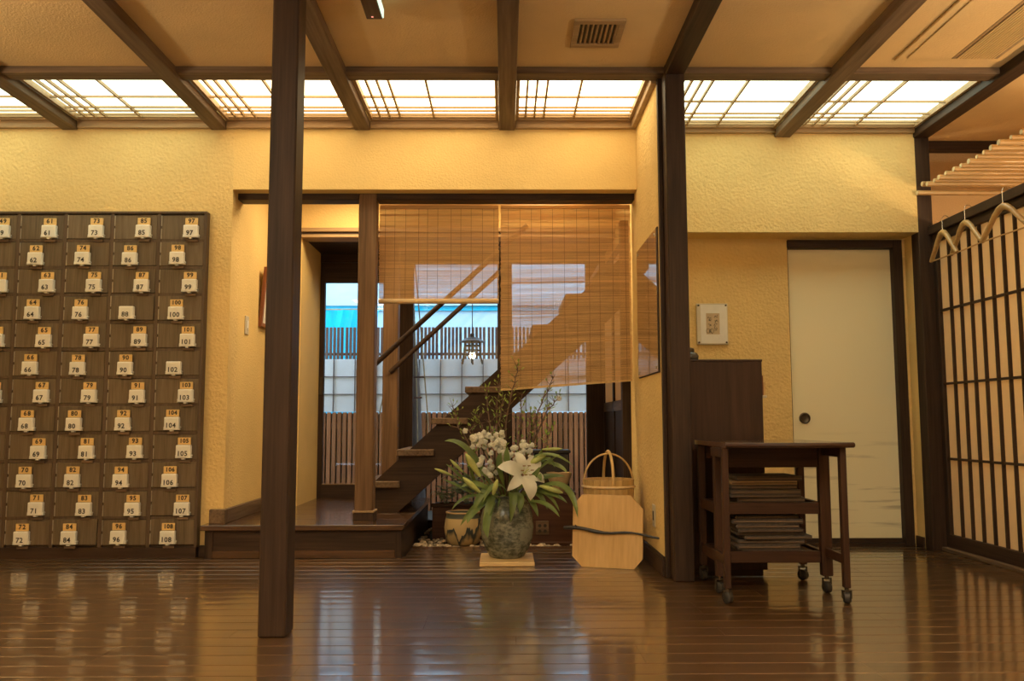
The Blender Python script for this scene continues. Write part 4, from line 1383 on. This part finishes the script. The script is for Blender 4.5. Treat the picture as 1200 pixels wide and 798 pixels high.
# budding branches
br = random.Random(33)
branches = [
    ('tallest budding twig leaning against the long blind', [(596, 575), (592, 500), (602, 460), (606, 434)]),
    ('budding twig rising to the right of the tallest one', [(603, 575), (622, 510), (634, 478), (648, 448)]),
    ('budding twig with a white flower at its right tip', [(606, 575), (622, 530), (640, 488), (655, 472)]),
    ('thin budding twig reaching up left over a stair tread', [(588, 575), (578, 520), (572, 480), (570, 462)]),
    ('leafy twig in the centre behind the white blossoms', [(594, 575), (594, 540), (586, 500), (590, 472)]),
    ('curling twig on the left above the long leaf', [(585, 575), (565, 530), (550, 510), (560, 498)]),
    ('twig on the far right with small yellow leaves', [(608, 575), (630, 550), (640, 525), (645, 508)]),
    ('slim twig at the left crossing the second stair tread', [(584, 575), (556, 535), (538, 505), (531, 482)]),
    ('short forked twig in the middle of the arrangement', [(600, 575), (606, 540), (610, 500), (612, 468)]),
    ('leafy twig standing just left of the tallest one', [(590, 575), (586, 530), (582, 495), (586, 458)]),
    ('low leafy twig above the left blossoms', [(588, 575), (575, 530), (566, 505), (556, 488)]),
    ('low leafy twig behind the right buds', [(602, 575), (618, 540), (626, 515), (622, 490)]),
]
for (lab, pt_) in branches:
    t = thing('budding_twig', lab, 'twig', (VX, VY, 0.30), 'budding twigs in the vase')
    P = [px(x, y, 0.02-0.01*i+br.uniform(-0.04, 0.04)) for i, (x, y) in enumerate(pt_)]
    P[0] = root + Vector((br.uniform(-0.04, 0.04), br.uniform(-0.03, 0.03), 0))
    path = []
    for i in range(3):
        for k in range(4):
            f = k/4
            path.append(P[i]*(1-f)+P[i+1]*f + Vector((br.gauss(0, 0.004), br.gauss(0, 0.004), 0)))
    path.append(P[3])
    nn = len(path)
    obj('stem', MB().tube(path, [0.0062*(1-0.62*i/nn) for i in range(nn)], 6), 'twig', t)
    lm = MB(); bm_ = MB()
    for i in range(4, nn):
        for q in range(5):
            dr_ = Vector((br.uniform(-1, 1), br.uniform(-0.7, 0.3), br.uniform(0.1, 1))).normalized()
            ln = br.uniform(0.012, 0.05) if q else 0.016
            tip = path[i]+dr_*ln
            bm_.tube([path[i], tip], [0.0018, 0.001], 5)
            if br.random() < 0.75:
                leaf_mesh(bez(tip, tip+dr_*0.006+Vector((0, 0, 0.003)), tip+dr_*0.016+Vector((br.uniform(-.01, .01), -0.004, 0.006)), 3), 0.006, UP, 0.2, lm)
    obj('side_shoots', bm_, 'twig', t, 'stuff')
    if lm.v:
        o = obj('young_leaves', lm, 'leaf_young', t)
        o['kind'] = 'stuff'
    if 'white flower' in lab:
        mb = MB()
        for q in range(5):
            a = 2*PI*q/5
            mb.sphere(tuple(P[3]+Vector((0.009*math.cos(a), -0.004, 0.009*math.sin(a)))), 0.009, 7, 4, (1, .6, 1))
        obj('floret', mb, 'petal', t)

# ------------------------------------------------------------------ indoor garden under the stairs
pbr = random.Random(44)
pm = MB()
cols = [M['rope'], M['trunk']]
for i in range(900):
    x = pbr.uniform(-0.58, 0.79)
    yq = 5.565 + (pbr.random()**1.6)*1.2
    r = pbr.uniform(0.010, 0.021)
    if (-0.53 < x < 0.11 and 6.0 < yq < 6.45) or (0.07 < x < 0.49 and 5.70 < yq < 6.13) or math.hypot(x+0.272, yq-5.72) < 0.12:
        continue
    pm.sphere((x, yq, -0.030+pbr.uniform(0, 0.026)), r, 6, 4, (pbr.uniform(0.8, 1.3), pbr.uniform(0.7, 1.1), 0.6))
pg = obj('pebbles', pm, plain('river_pebble', (0.46, 0.36, 0.25), 0.6, 0, 0.6, 34), None, 'stuff')
pg['label'] = 'rounded brown river pebbles in the bed below the stairs'
pg['category'] = 'pebbles'
ybase = -0.012
pc = (-0.272, 5.72, ybase)
pot = thing('ceramic_pot', 'cream glazed pot painted with dark mountains, standing on the pebbles', 'pot', pc)
obj('body', MB().lathe(pc, [(0.085, 0), (0.10, 0.01), (0.118, 0.06), (0.122, 0.11), (0.116, 0.16), (0.108, 0.19), (0.112, 0.205), (0.108, 0.21), (0.098, 0.205), (0.098, 0.15)], 32), 'pot', pot)
obj('rim', MB().tube([(pc[0]+0.108*math.cos(a), pc[1]+0.108*math.sin(a), pc[2]+0.208) for a in [2*PI*k/32 for k in range(33)]], 0.006, 8), 'trim', pot)
pb1 = thing('planter_box', 'dark red-brown planter box with fern behind the painted pot', 'planter', (-0.22, 6.2, -0.05))
px0, px1, py0, py1, pz = -0.50, 0.08, 6.03, 6.42, 0.20
obj('front_board', B(px0, px1, py0, py0+0.03, -0.05, pz, c=0.003), 'chest', pb1)
obj('back_board', B(px0, px1, py1-0.03, py1, -0.05, pz, c=0.003), 'chest', pb1)
obj('side_board', B(px0, px0+0.03, py0+0.03, py1-0.03, -0.05, pz, c=0.003), 'chest', pb1)
obj('side_board', B(px1-0.03, px1, py0+0.03, py1-0.03, -0.05, pz, c=0.003), 'chest', pb1)
obj('rim_board', B(px0-0.012, px1+0.012, py0-0.015, py0+0.035, pz, pz+0.022, c=0.004), 'trolley_x', pb1)
obj('soil', B(px0+0.03, px1-0.03, py0+0.03, py1-0.03, -0.05, pz-0.02), 'soil', pb1)
fr = random.Random(8)
def fern(lab, cx, cy, z, n, size):
    t = thing('fern', lab, 'plant', (cx, cy, z), 'ferns')
    for i in range(n):
        a = 2*PI*i/n+fr.random()
        e = Vector((cx+math.cos(a)*size*fr.uniform(0.5, 1), cy+math.sin(a)*size*0.7, z+size*fr.uniform(0.2, 1.0)))
        p0 = Vector((cx, cy, z))
        path = bez(p0, (p0+e)/2+Vector((0, 0, size*0.7)), e, 7)
        mb = MB()
        mb.tube(path, 0.0014, 4)
        for k in range(2, 8):
            for s in (-1, 1):
                tdir = (path[k]-path[k-1]).normalized()
                sd = tdir.cross(Vector((0, 0, 1))).normalized()*s
                ln = size*0.28*(1.1-k/8)
                leaf_mesh([path[k], path[k]+sd*ln*0.5+tdir*ln*0.2, path[k]+sd*ln+tdir*ln*0.4], ln*0.22, Vector((0, -0.4, 1)), 0.1, mb)
        obj('frond', mb, 'fern', t)
fern('grey-green fern growing in the planter box behind the pot', -0.27, 6.2, 0.18, 22, 0.27)
fern('small fern at the left end of the planter box', -0.41, 6.16, 0.18, 12, 0.17)
rkm = MB().sphere((-0.10, 6.24, 0.25), 0.10, 10, 7, (1.1, 0.8, 0.8))
rr_ = random.Random(2)
rkm.v = [(x+rr_.uniform(-.012, .012), y+rr_.uniform(-.012, .012), z+rr_.uniform(-.012, .012)) for (x, y, z) in rkm.v]
rkm.smooth = False
tag(obj('garden_rock', rkm, plain('grey_rock', (0.13, 0.12, 0.11), 0.9, 0, 0.35, 18, 0.4)), 'rough grey rock in the planter box', 'rock')
ch = thing('low_chest', 'low red-brown wooden chest with a wall socket, right of the vase', 'chest', (0.32, 5.95, -0.05))
obj('front_panel', B(0.10, 0.46, 5.74, 5.765, -0.05, 0.30, c=0.003), 'chest', ch)
obj('side_panel', B(0.435, 0.46, 5.765, 6.1, -0.05, 0.30, c=0.003), 'chest', ch)
obj('side_panel', B(0.10, 0.125, 5.765, 6.1, -0.05, 0.30, c=0.003), 'chest', ch)
obj('back_panel', B(0.125, 0.435, 6.075, 6.1, -0.05, 0.30, c=0.003), 'chest', ch)
obj('top_board', B(0.09, 0.47, 5.73, 6.11, 0.30, 0.322, c=0.004), 'chest', ch)
obj('lower_rail', B(0.10, 0.46, 5.728, 5.74, -0.02, 0.0, c=0.002), 'chest', ch)
so = obj('socket_plate', B(0.205, 0.290, 5.730, 5.74, 0.045, 0.135, c=0.003), 'beam_x', ch)
for x in (0.23, 0.265):
    for z in (0.07, 0.105):
        obj('socket', ring_y(MB(), x, 5.730, z, [(0.011, 0), (0.011, 0.002), (0.004, 0.001)], 12), 'grille_dark', so)
bb = thing('black_box', 'black lacquer box on the low chest', 'box', (0.32, 5.98, 0.322))
obj('case', B(0.20, 0.44, 5.88, 6.08, 0.322, 0.57, c=0.006), 'rubber', bb)
obj('lid', B(0.19, 0.45, 5.87, 6.09, 0.57, 0.592, c=0.006), 'rubber', bb)
bo = thing('shell_bowl', 'pale beige bowl set on the low chest', 'bowl', (0.36, 5.81, 0.322))
obj('bowl', MB().lathe((0.365, 5.80, 0.322), [(0.03, 0), (0.036, 0.02), (0.06, 0.05), (0.082, 0.10), (0.085, 0.125), (0.08, 0.12), (0.05, 0.06)], 24), plain('beige_glaze', (0.50, 0.38, 0.22), 0.3, 0, 0.1), bo)
obj('foot_ring', MB().lathe((0.365, 5.80, 0.322), [(0.034, 0.0002), (0.034, 0.012)], 20), 'trim', bo)

# ------------------------------------------------------------------ garden outside
YF = 8.30
fe = thing('slat_fence', 'low fence of upright red-brown slats beyond the window', 'fence', (-0.5, YF, -0.05))
obj('back_rail', B(-3.2, 2.4, YF+0.03, YF+0.06, 0.15, 0.21), 'picket', fe)
obj('back_rail', B(-3.2, 2.4, YF+0.03, YF+0.06, 0.72, 0.78), 'picket', fe)
obj('backing', B(-3.2, 2.4, YF+0.06, YF+0.075, -0.06, 0.87), 'grille_dark', fe)
me_sl, _ = mesh_of('slat', B(0, 0.036, 0, 0.03, 0, 0.94, c=0.004))
x = -3.15
while x < 2.35:
    link('slat', me_sl, 'slat', (x, YF+0.013, 0.41), fe)
    x += 0.0505
ws = thing('white_screen', 'white panel screen with thin dark grid above the slat fence', 'screen', (-0.5, YF, 0.88))
obj('panel', B(-3.2, 2.4, YF+0.01, YF+0.03, 0.885, 1.392), 'fence_white', ws)
x = -3.09
while x < 2.4:
    obj('grid_upright', B(x-0.0035, x+0.0035, YF-0.004, YF+0.01, 0.885, 1.392), 'gridbar', ws)
    x += 0.206
for z in (1.053, 1.222):
    obj('grid_bar', B(-3.2, 2.4, YF-0.002, YF+0.008, z-0.0035, z+0.0035), 'gridbar', ws)
pkt = thing('picket_screen', 'row of dark pickets on top of the white screen', 'fence', (-0.5, YF, 1.39))
me_pk, _ = mesh_of('picket', B(0, 0.025, 0, 0.02, 0, 0.31))
x = -3.18
i = 0
while x < 2.38:
    if not (-2.06 < x < -1.97):
        link('picket', me_pk, 'picket', (x, YF+0.02, 1.547), pkt)
    x += 0.0365 if i % 6 else 0.047
    i += 1
obj('rail', B(-3.2, 2.4, YF+0.032, YF+0.045, 1.43, 1.455), 'picket', pkt)
bd = thing('neighbour_building', 'pale neighbouring building with cyan band above the fence', 'building', (0, 10.6, 0))
obj('wall', B(-6, 5, 10.6, 10.8, -0.2, 4.2), 'concrete', bd)
obj('cyan_band', B(-6, 5, 10.56, 10.6, 2.16, 2.215), 'cyan', bd)
obj('ledge', B(-6, 5, 10.50, 10.6, 2.215, 2.32), 'concrete', bd)
tp = thing('cyan_tarpaulin', 'bright cyan tarpaulin hanging beyond the fence, seen through the door', 'tarpaulin', (-2.15, 9.4, 1.2))
mb = MB()
nx_ = 24
for k in range(nx_+1):
    f = k/nx_
    x = -2.55+0.95*f
    yv = 9.4+0.03*math.sin(f*17)+0.02*math.sin(f*41)
    mb.v += [(x, yv, 0.8), (x+0.22, yv+0.05, 2.02)]
mb.f = [(2*k, 2*k+2, 2*k+3, 2*k+1) for k in range(nx_)]
mb.smooth = True
obj('sheet', mb, 'tarp', tp)
for xx in (-2.6, -1.3):
    obj('pole', MB().tube([(xx, 9.44, -0.06), (xx, 9.44, 2.1)], 0.02, 8), 'picket', tp)
obj('rope_line', MB().tube([(-2.6, 9.42, 2.02), (-1.3, 9.45, 2.03)], 0.008, 6), 'rope', tp)
# conical straw rope ties hanging beside the window frame
rp = thing('rope_cone', 'loose straw ropes spreading down beside the window frame', 'ropes', (-0.83, 7.1, 0.8))
top = Vector((-0.80, 7.12, 2.62))
for (ex_, ez, ey) in ((-1.02, 0.85, 7.05), (-0.93, 0.75, 7.2), (-0.80, 0.55, 7.0), (-0.72, 0.55, 7.2), (-0.62, 0.70, 7.1)):
    e = Vector((ex_, ey, ez))
    obj('rope', MB().tube(bez(top, (top+e)/2+Vector((0.03, 0, -0.22)), e, 8), 0.006, 6), 'rope', rp)
for z, a, b in ((1.15, -0.98, -0.66), (0.98, -0.99, -0.68)):
    obj('cross_stick', MB().tube([(a, 7.1, z), (b, 7.1, z+0.005)], 0.008, 6), 'picket', rp)
tkp = thing('tree', 'bare dark tree trunk outside next to the window frame', 'tree', (-0.82, 7.35, -0.05))
obj('trunk', MB().tube([(-0.78, 7.4, -0.08), (-0.80, 7.4, 0.4), (-0.82, 7.4, 1.0), (-0.86, 7.4, 1.6), (-0.87, 7.4, 2.6)], [0.13, 0.11, 0.10, 0.085, 0.08], 12), 'trunk', tkp)
obj('limb', MB().tube([(-0.87, 7.4, 2.5), (-0.75, 7.45, 2.9), (-0.5, 7.5, 3.3)], [0.06, 0.045, 0.03], 10), 'trunk', tkp)
struct('eave', MB().box(-1.6, 1.0, YG+0.1, 7.75, 2.62, 2.68), 'dark_x', 'dark eave board outside the window')
# hanging lantern
LXp, LYp, LZ = -0.275, 7.35, 1.30
ln_ = thing('hanging_lantern', 'lit hexagonal bronze lantern hanging outside the window', 'lantern', (LXp, LYp, LZ))
obj('chain', MB().tube([(LXp, LYp, LZ+0.24), (LXp, LYp, 2.62)], 0.004, 6), 'bronze', ln_)
obj('roof', MB().lathe((LXp, LYp, LZ+0.165), [(0.115, 0), (0.112, 0.008), (0.075, 0.022), (0.06, 0.036), (0.02, 0.044), (0.016, 0.06), (0.02, 0.068), (0.008, 0.08)], 6), 'grille_dark', ln_)
for i in range(6):
    a = 2*PI*i/6+PI/6
    obj('leg', MB().tube([(LXp+0.07*math.cos(a), LYp+0.07*math.sin(a), LZ+0.168), (LXp+0.082*math.cos(a), LYp+0.082*math.sin(a), LZ+0.05), (LXp+0.10*math.cos(a), LYp+0.10*math.sin(a), LZ-0.02)], 0.008, 6), 'grille_dark', ln_)
for z, r in ((0.135, 0.073), (0.095, 0.077), (0.055, 0.082)):
    obj('ring', MB().tube([(LXp+r*math.cos(a), LYp+r*math.sin(a), LZ+z) for a in [2*PI*k/6+PI/6 for k in range(7)]], 0.0055, 6), 'grille_dark', ln_)
obj('bulb', MB().sphere((LXp, LYp, LZ+0.05), 0.028, 12, 8), 'bulb', ln_)
